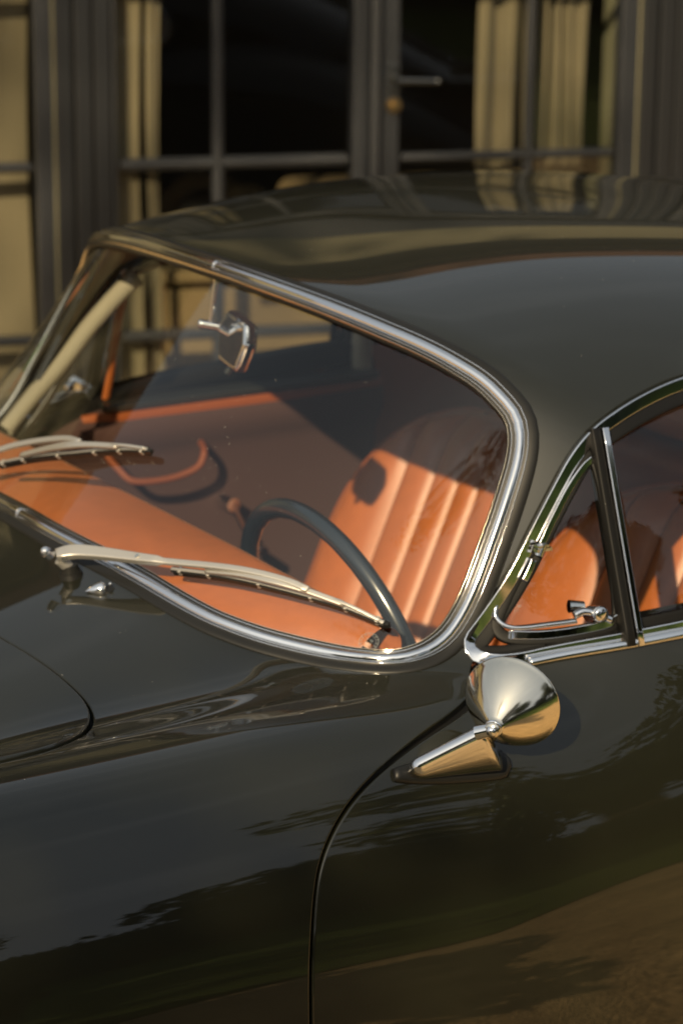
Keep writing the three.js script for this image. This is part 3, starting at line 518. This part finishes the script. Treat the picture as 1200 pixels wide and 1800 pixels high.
// --- door mirror on the left door
{
  const g = group('door_mirror', doors[1]);
  const A = onSide(.628, .807), B = onSide(.752, .796), N = V(.690, .865, .815), na = grad(A), nb = grad(B);
  // rubber pad under the foot
  const pc = [], pn = []; for (let i = 0; i <= 20; i++) { const u = i / 20, q = onSide(.612 + .152 * u, .8075 - .012 * u); pc.push(q); pn.push(grad(q)); }
  mesh('mount_pad', sweep(pc, pn, [(t) => halfRound(.008 + .028 * Math.sqrt(Math.max(0, Math.sin(Math.PI * Math.min(1, t * .62 + .02)))) * (t > .92 ? Math.sqrt(Math.max(.05, 1 - Math.pow((t - .92) / .08, 2))) : 1), .007, -.004, 0, 10, 3)], false), M.rubber, g);
  const C = N.clone().lerp(B, .5), major = N.clone().sub(B), L = major.length() / 2, spine = C.clone().sub(A).normalize(); major.normalize();
  const minor = major.clone().cross(spine).normalize(); const pos = [], idx = [], K = 26, Rn = 32;
  for (let i = 0; i <= K; i++) {
    let u = i / 20, sc = 1, push = 0; if (u > 1) { const e = (i - 20) / 6; sc = Math.cos(e * Math.PI / 2); push = .008 * Math.sin(e * Math.PI / 2); u = 1; }
    const tipR = Math.sqrt(Math.min(1, u / .12)), a = (.011 + (L - .011) * u) * tipR * sc, b = (.010 + .0095 * u) * tipR * sc, c = A.clone().addScaledVector(na, .006).lerp(C, u).addScaledVector(spine, push);
    for (let j = 0; j < Rn; j++) { const t = j / Rn * 2 * Math.PI, ct = Math.cos(t), st = Math.sin(t), q = c.clone().addScaledVector(major, a * Math.sign(ct) * Math.pow(Math.abs(ct), .92)).addScaledVector(minor, b * Math.sign(st) * Math.pow(Math.abs(st), .92)); pos.push(q.x, q.y, q.z); if (i) { const j2 = (j + 1) % Rn, o = i * Rn; idx.push(o + j, o + j2, o - Rn + j2, o + j, o - Rn + j2, o - Rn + j); } }
  }
  const fg = new THREE.BufferGeometry(); fg.setAttribute('position', new THREE.Float32BufferAttribute(pos, 3)); fg.setIndex(idx); fg.computeVertexNormals();
  mesh('mirror_foot', fg, M.chrome, g);
  const ax = V(.806, .185, -.562).normalize(), ap = V(.6975, .8685, .8275);
  const cone = new THREE.LatheGeometry([[.0, -.004], [.0085, -.004], [.0088, .004], [.0125, .009], [.0205, .016], [.0308, .026], [.0408, .038], [.0494, .051], [.0540, .060], [.0554, .0635], [.0567, .0645], [.0573, .0665], [.0567, .069], [.0540, .0695], [.0529, .067]].map(([r, y]) => new THREE.Vector2(r, y)), 72);
  const turn = new THREE.Quaternion().setFromUnitVectors(V(0, 1, 0), ax);
  cone.applyQuaternion(turn); cone.translate(ap.x, ap.y, ap.z); mesh('mirror_shell', cone, M.polished, g);
  const gl = new THREE.CylinderGeometry(.0534, .0534, .002, 48); gl.applyQuaternion(turn); gl.translate(ap.x + ax.x * .066, ap.y + ax.y * .066, ap.z + ax.z * .066); mesh('mirror_glass', gl, M.mirrorGlass, g);
  const k = N.clone().lerp(A, .05);
  mesh('mirror_neck', [rod(k, ap.clone().addScaledVector(ax, .002), .0085, .0075), ball(ap.clone().addScaledVector(ax, -.001), .0074), new THREE.TorusGeometry(.0085, .0022, 8, 24).applyQuaternion(new THREE.Quaternion().setFromUnitVectors(V(0, 0, 1), ax)).translate(ap.x + ax.x * .004, ap.y + ax.y * .004, ap.z + ax.z * .004)], M.chrome, g);
}

// --- interior
mesh('floor_pan', [box(2.1, .02, 1.52, 1.32, .235, 0), box(.02, .56, 1.24, .45, .52, 0), box(.02, .5, 1.4, 2.36, .48, 0)], M.carpet, car);
mesh('rear_bulkhead', (() => { const g = new RoundedBoxGeometry(.10, .62, 1.30, 4, .04); g.rotateZ(-.28); g.translate(1.84, .56, 0); return g; })(), M.leather, car);
mesh('parcel_shelf', box(.30, .03, 1.22, 1.86, .875, 0, .012), M.leather, car);
for (const s of [-1, 1]) mesh('rear_backrest', box(.09, .34, .52, 1.78, .66, s * .29, .04), M.leather, car);
{
  const d = group('dashboard', car);
  const NZ = 70, NU = 26, pos = [], idx = [], uv = []; const [p0] = wsFrame(.004, 420), low = p0.filter((q) => q.y < .955);
  const baseAt = (z) => low.reduce((a, b) => Math.abs(b.z - z) < Math.abs(a.z - z) ? b : a);
  for (let i = 0; i < NZ; i++) {
    const z = -.56 + 1.12 * i / (NZ - 1), b = baseAt(z), az = Math.abs(z), k = Math.max(0, (az - .3) / .3), xe = .684 + .055 * k * k, ye = .937 - .30 * Math.pow(Math.max(0, az - .25), 2);
    const x0 = b.x + .004, y0 = b.y - .022, x1 = Math.max(xe, x0 + .03);
    for (let j = 0; j < NU; j++) {
      const u = j / 15; let x, y;
      if (u <= 1) { x = x0 + (x1 - x0) * u; y = y0 + (ye - y0) * u + .010 * Math.sin(Math.PI * u); }
      else { const a = (j - 15) / 10 * 1.9; x = x1 + .026 * Math.sin(a); y = ye - .026 * (1 - Math.cos(a)) - (j > 24 ? .01 : 0); }
      pos.push(x, y, z); uv.push(x, z); if (i && j) { const q = i * NU + j; idx.push(q, q - 1, q - NU - 1, q, q - NU - 1, q - NU); }
    }
  }
  const g = new THREE.BufferGeometry(); g.setAttribute('position', new THREE.Float32BufferAttribute(pos, 3)); g.setAttribute('uv', new THREE.Float32BufferAttribute(uv, 2)); g.setIndex(idx); g.computeVertexNormals();
  mesh('dash_pad', g, M.leather, d);
  mesh('dash_face', box(.04, .13, 1.16, .700, .815, 0, .012), M.paint, d);
  for (const [z, r] of [[.22, .05], [.335, .055], [.45, .05]]) mesh('gauge', [new THREE.CylinderGeometry(r, r, .012, 32).rotateZ(Math.PI / 2).translate(.726, .825, z)], M.trimDark, d);
}
{ // steering wheel
  const g = group('steering_wheel', car), c = V(.800, .795, .338), n = V(Math.cos(.28), Math.sin(.28), 0), R = .206, e1 = V(0, 0, -1), e2 = n.clone().cross(e1).normalize();
  const pts = [], N = 120; for (let i = 0; i < N; i++) { const a = i / N * 2 * Math.PI; pts.push(c.clone().addScaledVector(e1, R * Math.cos(a)).addScaledVector(e2, R * Math.sin(a))); }
  const pos = [], idx = [], m = 16; pts.forEach((p, i) => { const out = p.clone().sub(c).normalize(); const a = i / N * 2 * Math.PI; for (let j = 0; j < m; j++) { const b = j / m * 2 * Math.PI, gr = 1 + (Math.sin(b) * Math.cos(b) > -2 && Math.cos(b) < -.2 ? .05 * Math.sin(a * 28) : 0); const q = p.clone().addScaledVector(out, .0132 * Math.cos(b) * gr).addScaledVector(n, .0118 * Math.sin(b)); pos.push(q.x, q.y, q.z); const i2 = (i + 1) % N, j2 = (j + 1) % m; idx.push(i * m + j, i2 * m + j, i2 * m + j2, i * m + j, i2 * m + j2, i * m + j2); } });
  const rg = new THREE.BufferGeometry(); rg.setAttribute('position', new THREE.Float32BufferAttribute(pos, 3)); rg.setIndex(idx); rg.computeVertexNormals(); mesh('wheel_rim', rg, M.wheelRim, g);
  const hub = c.clone().addScaledVector(n, -.045);
  for (const a of [.12, Math.PI - .12, Math.PI * 1.5]) mesh('spoke', tube([hub, c.clone().addScaledVector(n, -.02).addScaledVector(e1, .12 * Math.cos(a)).addScaledVector(e2, .12 * Math.sin(a)), c.clone().addScaledVector(e1, R * Math.cos(a)).addScaledVector(e2, R * Math.sin(a))], .008), M.wheelRim, g);
  mesh('hub', [rod(hub.clone().addScaledVector(n, -.02), hub.clone().addScaledVector(n, .012), .04, .034, 28)], M.wheelRim, g);
  mesh('column', rod(hub, hub.clone().addScaledVector(n, -.30), .022, .022), M.trimDark, g);
  if (0) mesh('stalk', [rod(hub.clone().addScaledVector(n, -.05), hub.clone().addScaledVector(n, -.045).add(V(0, .03, -.14)), .004), ball(hub.clone().addScaledVector(n, -.045).add(V(0, .03, -.14)), .008)], M.chrome, g);
}
{ // interior mirror hanging from the windscreen header
  const g = group('rear_view_mirror', car), c = V(.835, 1.144, .022), a = V(.812, 1.232, .004), b = V(.806, 1.168, -.004);
  mesh('mirror_stem', [tube([a, a.clone().lerp(b, .4).add(V(-.001, 0, 0)), b], .0036, 16, 10), rod(a.clone().add(V(0, .004, 0)), a.clone().add(V(0, -.006, 0)), .006)], M.chrome, g);
  mesh('mirror_ball', [rod(V(.797, 1.166, -.012), V(.815, 1.163, .006), .0062, .0056), ball(V(.797, 1.166, -.012), .0064), rod(V(.812, 1.163, .003), c.clone().add(V(-.006, .008, -.008)), .005)], M.chrome, g);
  const sh = new THREE.Shape(), o = [[-.044, .006], [-.034, .034], [.026, .038], [.046, .010], [.030, -.036], [-.030, -.038]]; chaikin(chaikin(o, true, 1).map((p, i) => { const c = o[Math.floor((i + 1) / 2) % 6]; return [p[0] * .35 + c[0] * .65, p[1] * .35 + c[1] * .65]; }), true, 2).forEach(([x, y], i) => i ? sh.lineTo(x, y) : sh.moveTo(x, y));
  const eg = new THREE.ExtrudeGeometry(sh, { depth: .005, bevelEnabled: true, bevelThickness: .007, bevelSize: .008, bevelOffset: -.008, bevelSegments: 8, curveSegments: 4 }); eg.translate(0, 0, -.006);
  const q = new THREE.Quaternion().setFromRotationMatrix(new THREE.Matrix4().lookAt(V(1, -.16, .05), V(0, 0, 0), V(0, 1, .10)));
  const hm = mesh('mirror_housing', eg, M.chrome, g); hm.position.copy(c); hm.quaternion.copy(q);
  const gg = new THREE.ShapeGeometry(sh, 6); gg.scale(.93, .93, 1); gg.translate(0, 0, .0062); const mg = mesh('mirror_glass', gg, M.mirrorGlass, g); mg.position.copy(c); mg.quaternion.copy(q);
  mesh('mirror_lever', rod(V(.836, 1.110, .006), V(.828, 1.096, .001), .0045), M.trimDark, g).position.set(0, 0, 0);
}
// --- seats: each pleat of the backrest is a piece of its own
function seat(zc, sgn) {
  const s = group('seat', car), pr = V(1, 0, 0);
  const front = (y, z) => { const c = .03 * Math.pow((z - zc) / .25, 2); return 1.376 + .44 * (y - .825) - .05 * Math.pow(Math.max(0, .62 - y) / .2, 2) * .5 - c; };
  const half = (y) => { const t = (y - .42) / (.905 - .42); return t < .45 ? .25 : .25 * Math.pow(Math.max(0, 1 - Math.pow((t - .45) / .55, 2.6)), .5) ; };
  const strip = (z0f, z1f, bulge) => { const NY = 44, NB = 12, pos = [], idx = [], uv = []; for (let i = 0; i <= NY; i++) { const y = .42 + .485 * (1 - Math.pow(1 - i / NY, 1.6)), w = half(y), a = Math.max(-w, Math.min(w, z0f(y))), b = Math.max(-w, Math.min(w, z1f(y))); for (let j = 0; j <= NB; j++) { const t = j / NB, z = a + (b - a) * t, bl = bulge * Math.pow(Math.max(0, 1 - Math.pow(Math.abs(2 * t - 1), 2.4)), .62) * Math.min(1, (b - a) / .04); const edge = Math.pow(Math.abs(z) / Math.max(w, .02), 8) * .035 * (w > .02 ? 1 : 0); pos.push(front(y, zc + z) - bl + edge + .03 * Math.pow(Math.max(0, (y - .84) / .065), 3), y, zc + z); uv.push(z, y); if (i && j) { const q = i * (NB + 1) + j; idx.push(q, q - 1, q - NB - 2, q, q - NB - 2, q - NB - 1); } } }
    const g = new THREE.BufferGeometry(); g.setAttribute('position', new THREE.Float32BufferAttribute(pos, 3)); g.setAttribute('uv', new THREE.Float32BufferAttribute(uv, 2)); g.setIndex(idx); g.computeVertexNormals(); return g; };
  const lines = sgn < 0 ? [-.25, -.100, -.026, .040, .098, .25] : [-.25, -.090, -.004, .070, .140, .25];
  for (let k = 0; k < 5; k++) mesh(k === 0 || k === 4 ? 'bolster' : 'pleat', strip(() => lines[k] + (k ? .0012 : 0), () => lines[k + 1] - (k < 4 ? .0012 : 0), k === 0 || k === 4 ? .018 : .013), M.leather, s);
  // shell behind, seat base and cushion
  const NY = 30, NA = 24, pos = [], idx = []; for (let i = 0; i <= NY; i++) { const y = .40 + .503 * (1 - Math.pow(1 - i / NY, 1.6)), w = Math.max(half(y), .002); for (let j = 0; j <= NA; j++) { const a = Math.PI * j / NA, z = -Math.cos(a) * w; pos.push(front(y, zc + z) + .036 + .06 * Math.sin(a) * Math.min(1, w / .1), y, zc + z); if (i && j) { const q = i * (NA + 1) + j; idx.push(q, q - 1, q - NA - 2, q, q - NA - 2, q - NA - 1); } } }
  const g = new THREE.BufferGeometry(); g.setAttribute('position', new THREE.Float32BufferAttribute(pos, 3)); g.setIndex(idx); g.computeVertexNormals(); mesh('seat_back', g, M.leather, s);
  const rim = []; for (let i = 0; i <= 60; i++) { const t = i / 60 * 2 - 1, y = .42 + .480 * (1 - Math.pow(Math.abs(t), 2.2)), w = half(y); rim.push(V(front(y, zc + Math.sign(t) * w) + .030 + .03 * Math.pow(Math.max(0, (y - .84) / .065), 3), y, zc + Math.sign(t) * w)); }
  mesh('piping', new THREE.TubeGeometry(new THREE.CatmullRomCurve3(rim, false, 'centripetal'), 120, .005, 8), M.piping, s);
  mesh('cushion', [box(.50, .13, .50, 1.02, .40, zc, .05)], M.leather, s);
  mesh('seat_base', box(.44, .10, .44, 1.03, .29, zc, .02), M.carpet, s);
}
seat(-.258, -1); seat(.268, 1);
// --- wheels
for (const [x, z] of [[0, .655], [0, -.655], [2.1, .64], [2.1, -.64]]) {
  const w = group('wheel', car), s = Math.sign(z); w.position.set(x, .315, z);
  mesh('tyre', new THREE.TorusGeometry(.245, .07, 16, 40).scale(1, 1, 1.15), M.tyre, w);
  mesh('rim', new THREE.LatheGeometry([[0, .02], [.09, .02], [.13, .0], [.18, .012], [.20, .045], [.205, .05]].map(([r, y]) => new THREE.Vector2(r, y)), 40).rotateX(s * Math.PI / 2), M.silver, w);
  mesh('hub_cap', new THREE.SphereGeometry(.11, 24, 12, 0, 2 * Math.PI, 0, Math.PI / 2).scale(1, .4, 1).rotateX(s * Math.PI / 2).translate(0, 0, s * .02), M.chrome, w);
}


// ---------------------------------------------------------------- the house with glazed doors behind the car
const house = group('house', scene, 'low rendered house with dark grey glazed double doors behind the car', 'house');
house.position.set(2.774, 0, -2.799); house.rotation.y = -19 * Math.PI / 180;
{
  const openings = [[-2.35, -.754, .08, 2.24], [-.640, .795, .02, 2.24], [1.0, 2.45, .08, 2.24], [-5.6, -4.0, .08, 2.24]];
  const sh = new THREE.Shape(); sh.moveTo(-9, 0); sh.lineTo(9, 0); sh.lineTo(9, 3.02); sh.lineTo(-9, 3.02); sh.closePath();
  for (const [a, b, c, d] of openings) { const h = new THREE.Path(); h.moveTo(a, c); h.lineTo(b, c); h.lineTo(b, d); h.lineTo(a, d); h.closePath(); sh.holes.push(h); }
  const wg = new THREE.ExtrudeGeometry(sh, { depth: .28, bevelEnabled: false }); wg.translate(0, 0, -.30); mesh('wall', wg, M.plaster, house);
  mesh('eave', [box(18.6, .08, .22, 0, 3.06, -.06, .01)], M.fascia, house);
  mesh('gutter', new THREE.CylinderGeometry(.05, .05, 18.6, 16).rotateZ(Math.PI / 2).translate(0, 3.06, .11), M.fascia, house);
  mesh('roof', [(() => { const g = new THREE.BoxGeometry(18.8, .14, 5.2); g.rotateX(.30); g.translate(0, 3.86, -2.1); return g; })()], P({ color: lin(.12, .06, .04), roughness: .9 }), house);
  mesh('side_wall', [box(.28, 3.1, 5, -8.86, 1.55, -2.8), box(.28, 3.1, 5, 8.86, 1.55, -2.8), box(18, 3.1, .28, 0, 1.55, -5.3)], M.plaster, house);
  mesh('room_floor', box(17.4, .04, 4.9, 0, .0, -2.75), M.wood, house);
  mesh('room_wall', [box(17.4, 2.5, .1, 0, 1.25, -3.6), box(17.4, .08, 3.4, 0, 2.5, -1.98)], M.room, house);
  mesh('plinth', [box(1.7, .06, .5, .08, .03, .1)], P({ color: lin(.3, .27, .22), roughness: .9 }), house);
  // one glazed unit: frame members as separate pieces, a pane in every light
  function unit(name, x0, x1, cols, yb, rows, stile, mun, z = 0) {
    const u = group(name, house), y0 = yb, y1 = rows[rows.length - 1];
    mesh('stile', box(stile[0], y1 - y0 + .08, .055, x0 + stile[0] / 2, (y0 + y1) / 2, z, .006), M.frame, u);
    mesh('stile', box(stile[1], y1 - y0 + .08, .055, x1 - stile[1] / 2, (y0 + y1) / 2, z, .006), M.frame, u);
    const a = x0 + stile[0], b = x1 - stile[1];
    mesh('rail', box(b - a, .08, .05, (a + b) / 2, y1, z, .005), M.frame, u); mesh('rail', box(b - a, .20, .05, (a + b) / 2, y0 + .06, z, .005), M.frame, u);
    const ys = [y0 + .16, ...rows.slice(0, -1), y1 - .04], xs = [a, ...cols, b];
    for (const c of cols) { mesh('muntin', [box(mun, y1 - y0 - .2, .026, c, (y0 + y1) / 2 + .05, z, .004), box(mun * .45, y1 - y0 - .2, .044, c, (y0 + y1) / 2 + .05, z, .004)], M.frame, u); }
    for (const r of rows.slice(0, -1)) for (let i = 0; i + 1 < xs.length; i++) mesh('glazing_bar', [box(xs[i + 1] - xs[i] - mun * .9, mun, .025, (xs[i] + xs[i + 1]) / 2, r, z, .004), box(xs[i + 1] - xs[i] - mun * .45, mun * .45, .042, (xs[i] + xs[i + 1]) / 2, r, z, .004)], M.frame, u);
    for (let i = 0; i + 1 < xs.length; i++) for (let j = 0; j + 1 < ys.length; j++) { const p = new THREE.PlaneGeometry(xs[i + 1] - xs[i], ys[j + 1] - ys[j]); p.rotateY(rr(-.004, .004)); p.rotateX(rr(-.004, .004)); p.translate((xs[i] + xs[i + 1]) / 2, (ys[j] + ys[j + 1]) / 2, z - .012); mesh('pane', p, M.housePane, u); }
    return u;
  }
  const rows = [.42, .871, 1.33, 1.79, 2.20];
  unit('glazed_door', -.602, .067, [-.3265], .06, rows, [.012, .040], .029, -.045);
  const rd = unit('glazed_door', .069, .800, [.509], .06, rows, [.081, .050], .023, -.045);
  unit('tall_window', -2.30, -.752, [-1.53, -1.16], .10, rows, [.05, .046], .026, -.045);
  unit('tall_window', 1.02, 2.43, [1.5, 1.95], .10, rows, [.05, .05], .026, -.045);
  unit('tall_window', -5.58, -4.02, [-5.06, -4.54], .10, rows, [.05, .05], .026, -.045);
  mesh('meeting_bead', box(.028, 2.1, .03, .081, 1.13, -.005, .008), M.frame, rd);
  // lever handle with its plates
  mesh('door_handle', [box(.030, .075, .008, .133, 1.083, -.012, .003), rod(V(.133, 1.083, -.01), V(.133, 1.083, .042), .0095), rod(V(.131, 1.083, .040), V(.235, 1.080, .044), .0095, .0075), ball(V(.235, 1.080, .044), .0085)], P({ color: lin(.10, .105, .11), metalness: 1, roughness: .35 }), rd);
  mesh('lock_plate', [rod(V(.133, 1.012, -.014), V(.133, 1.012, -.004), .021, .019, 20), rod(V(.133, 1.012, -.004), V(.133, 1.012, .010), .010)], P({ color: lin(.30, .22, .11), metalness: 1, roughness: .35 }), rd);
  // boarded posts between the openings
  for (const [a, b, n] of [[-.750, -.604, 3], [.803, .995, 4]]) {
    const w = (b - a) / n; for (let i = 0; i < n; i++) mesh('post_board', box(w - .004, 2.36, .035 + (i % 2 ? .012 : 0), a + w * (i + .5), 1.18, -.022, .006), M.postPaint, house);
    mesh('post_back', box(b - a, 2.36, .10, (a + b) / 2, 1.18, -.07), M.postPaint, house);
  }
  mesh('head_board', box(5.2, .16, .05, 0, 2.33, .01, .01), M.frame, house);
  // curtains hang inside
  const toWorld = (g) => { g.rotateY(house.rotation.y); g.translate(house.position.x, house.position.y, house.position.z); return g; };
  function curtain(x0, x1, folds, z, amp, label, color) {
    const N = Math.max(24, folds * 10), pos = [], idx = []; for (let i = 0; i <= N; i++) { const t = i / N, x = x0 + (x1 - x0) * t; for (let j = 0; j <= 12; j++) { const y = .06 + 2.2 * j / 12, k = .75 + .25 * Math.sin(j * .7 + x0 * 9); pos.push(x + .006 * Math.sin(j * .9 + t * 7), y, z + amp * k * Math.sin(t * folds * 2 * Math.PI + .3 * Math.sin(j * .5)) + amp * .4 * Math.sin(t * folds * 5.1 + 1)); if (i && j) { const q = i * 13 + j; idx.push(q, q - 1, q - 14, q, q - 14, q - 13); } } }
    const g = new THREE.BufferGeometry(); g.setAttribute('position', new THREE.Float32BufferAttribute(pos, 3)); g.setIndex(idx); g.computeVertexNormals();
    const m = mesh('curtain', toWorld(g), color || M.curtain, scene, label); m.userData.category = 'curtain';
  }
  curtain(-2.28, -.80, 3, -.16, .008, 'smooth beige curtain filling the window left of the boarded post');
  curtain(-.592, -.520, 1, -.088, .007, 'narrow beige curtain at the hinge side of the left glazed door');
  curtain(-.500, -.468, 1, -.10, .008, 'thin beige curtain strip beside the narrow curtain in the left door');
  curtain(.390, .500, 1.5, -.13, .014, 'beige curtain half between the handle and the glazing bar of the right door');
  curtain(.520, .700, 4.5, -.14, .022, 'deeply folded beige curtain right of the glazing bar in the right door');
  curtain(1.05, 1.40, 4, -.16, .03, 'folded beige curtain in the window right of the boarded post');
}

// ---------------------------------------------------------------- garden behind the viewpoint: hedge and trees
function crown(lumps, count, size) {
  const pos = [], nor = []; const q = new THREE.Quaternion(), e = new THREE.Euler();
  for (let i = 0; i < count; i++) {
    const L = lumps[Math.floor(rnd() * lumps.length)], d = V(rr(-1, 1), rr(-1, 1), rr(-1, 1)).normalize(), r = Math.pow(rnd(), .4), c = V(L[0] + d.x * L[3] * r, L[1] + d.y * L[4] * r, L[2] + d.z * L[3] * r), s = size * rr(.6, 1.3);
    q.setFromEuler(e.set(rr(0, 6.28), rr(0, 6.28), rr(0, 6.28)));
    const a = V(-s * .5, 0, 0).applyQuaternion(q), b = V(0, s * .3, 0).applyQuaternion(q), k = V(0, 0, 1).applyQuaternion(q); if (k.dot(d) < 0) k.negate();
    const v = [c.clone().add(a), c.clone().add(b), c.clone().sub(a), c.clone().sub(b)];
    for (const o of [0, 1, 2, 0, 2, 3]) { pos.push(v[o].x, v[o].y, v[o].z); nor.push(k.x, k.y, k.z); }
  }
  const g = new THREE.BufferGeometry(); g.setAttribute('position', new THREE.Float32BufferAttribute(pos, 3)); g.setAttribute('normal', new THREE.Float32BufferAttribute(nor, 3)); return g;
}
function makeTree(h, w, kind) {
  const t = new THREE.Group(), lumps = []; for (let i = 0; i < 11; i++) lumps.push([rr(-.6, .6) * w, h * rr(.38, .9), rr(-.6, .6) * w, w * rr(.35, .6), w * rr(.3, .5)]);
  const tr = mesh('trunk', [rod(V(0, 0, 0), V(.1, h * .5, .05), .22, .13, 10), ...lumps.slice(0, 6).map((l) => rod(V(.08, h * .35, .04), V(l[0] * .8, l[1], l[2] * .8), .09, .03, 7))], M.bark, t);
  mesh('crown', crown(lumps, 5200, .26), M.leaf[kind], t); return t;
}
const kinds = [makeTree(6.2, 2.1, 0), makeTree(5.0, 1.9, 1), makeTree(7.0, 2.3, 2), makeTree(3.2, 2.0, 2)];
[[-7.5, 13.5, 2, 'tall dark broadleaf tree farthest left across the lawn'], [-4.2, 12.2, 0, 'mid green broadleaf tree second from the left across the lawn'], [-1.4, 13.2, 2, 'tall dark broadleaf tree across the lawn facing the glazed doors'], [1.2, 12.0, 1, 'lighter green round tree across the lawn right of the tall dark one'], [3.0, 14.5, 0, 'mid green broadleaf tree standing back beside the gap in the garden trees'],
 [7.6, 13.5, 3, 'low broad dark tree in the gap of the garden trees'],
 [9.2, 11.0, 1, 'lighter green round tree right of the gap in the garden trees'], [12.0, 10.2, 0, 'mid green broadleaf tree at the right of the lawn'], [15.5, 11.5, 2, 'tall dark broadleaf tree right of the lawn behind the green tree'], [19.0, 8.5, 1, 'sunlit yellow green tree nearest the drive at the right of the lawn'], [23.5, 6.0, 1, 'sunlit yellow green tree farthest right and closest to the drive'], [25.5, 11.5, 1, 'sunlit yellow green tree standing back at the far right'], [30, 3.5, 1, 'sunlit yellow green tree at the end of the drive']].forEach(([x, z, k, label], i) => {
  const t = kinds[k].clone(); t.name = numbered('tree'); t.position.set(x, 0, z); t.rotation.y = i * 1.7; t.scale.setScalar((.9 + .2 * rnd()) * (i > 5 && i < 9 ? 1.6 : 1)); t.userData = { label, category: 'tree', group: 'trees across the lawn' }; scene.add(t);
});
{
  const lumps = []; for (let x = -14; x < 24; x += .7) lumps.push([x, .7, 10.0 + .25 * Math.sin(x), .62, .72 + .18 * Math.sin(x * 1.7)]);
  const h = group('hedge', scene, 'dark green clipped hedge along the far side of the lawn', 'hedge');
  mesh('foliage', crown(lumps, 9000, .17), M.leaf[2], h).userData.kind = 'stuff';
  mesh('branch_core', box(38, 1.15, .5, 5, .575, 10.0, .1), M.leaf[2], h);
}
{ // upholstered bench inside, seen low through the lower panes
  const b = group('sofa', scene, 'tan upholstered sofa standing inside behind the glazed doors', 'sofa'); b.position.copy(V(.62, 0, -1.0).applyAxisAngle(V(0, 1, 0), house.rotation.y).add(house.position)); b.rotation.y = house.rotation.y;
  mesh('backrest', box(1.25, .52, .16, 0, .44, .18, .05), M.upholstery, b); mesh('seat', box(1.25, .2, .6, 0, .30, -.2, .05), M.upholstery, b);
  for (const x of [-.60, .60]) mesh('arm', box(.14, .44, .7, x, .36, -.15, .05), M.upholstery, b);
  for (const x of [-.56, .56]) for (const z of [.16, -.44]) mesh('leg', box(.05, .16, .05, x, .10, z, .008), M.wood, b);
}
{ // low chest inside the left door, seen through the car's far window
  const b = group('chest', scene, 'low tan wooden chest standing inside behind the left glazed door', 'chest'); b.position.copy(V(-.16, 0, -.42).applyAxisAngle(V(0, 1, 0), house.rotation.y).add(house.position)); b.rotation.y = house.rotation.y;
  for (let i = 0; i < 4; i++) mesh('board', box(.62, .115, .40, 0, .085 + i * .12, 0, .006), M.upholstery, b);
  mesh('lid', box(.66, .035, .44, 0, .54, 0, .01), M.upholstery, b); for (const x of [-.30, .30]) mesh('corner_post', box(.04, .52, .42, x, .28, 0, .006), M.wood, b); mesh('hasp', box(.05, .07, .01, 0, .50, .215, .003), M.brass, b);
}
{ // tall thin tree towards the sun; its crown dapples the house front
  const t = group('tree', scene, 'very tall thin crowned tree rising behind the tall clipped hedge', 'tree'), L = [];
  for (let i = 0; i < 16; i++) L.push([rr(-3.2, 3.0), rr(10.2, 14.5), rr(-1.2, 1.2), rr(.7, 1.3), rr(.6, 1.0)]);
  mesh('trunk', [rod(V(0, 0, 0), V(0, 9.5, 0), .24, .13, 10), ...L.slice(0, 9).map((l) => rod(V(0, 8.6, 0), V(l[0], l[1], l[2]), .08, .025, 7))], M.bark, t); mesh('crown', crown(L, 1500, .24), M.leaf[0], t); t.position.set(-11.7, 0, 7.9);
}
{ // tall clipped hedge towards the sun: shades the lower half of the car's near side
  const h = group('hedge', scene, 'tall clipped dark hedge standing between the sun and the forecourt', 'hedge'), pos = [], lumps = [];
  mesh('branch_core', box(9.2, 5.0, .8, -10.5, 2.43, 6.6, .12), M.leaf[2], h);
  for (let x = -14.9; x < -6.1; x += .35) for (let y = .3; y < 4.9; y += .45) lumps.push([x, y, 6.2 + (rnd() < .5 ? 0 : .8), .3, .3]);
  for (let x = -14.9; x < -6.1; x += .3) for (const [y, k] of [[5.05, 6], [5.3, 4], [5.5, 2], [5.66, 1]]) for (let i = 0; i < k; i++) lumps.push([x, y, 6.6 + rr(-.3, .3), .4, .15]);
  mesh('foliage', crown(lumps, 22000, .12), M.leaf[2], h).userData.kind = 'stuff';
}
for (const [x, z, h, label] of [[.12, 3.35, 1.1, 'dark spiky shrub at the edge of the gravel nearest the viewpoint'], [.62, 3.65, .85, 'dark spiky shrub at the edge of the gravel farther along the lawn']]) {
  const s = group('shrub', scene, label, 'shrub'), L = []; for (let i = 0; i < 9; i++) L.push([rr(-.35, .35), h * rr(.25, .8), rr(-.25, .25), .28, .26]);
  mesh('stem', [0, 1, 2, 3].map((i) => rod(V(0, 0, 0), V(Math.cos(i * 1.6) * .25, h * .6, Math.sin(i * 1.6) * .2), .03, .012, 6)), M.bark, s); mesh('foliage', crown(L, 2200, .11), M.leaf[2], s); s.position.set(x, 0, z);
}
renderer.render(scene, camera);
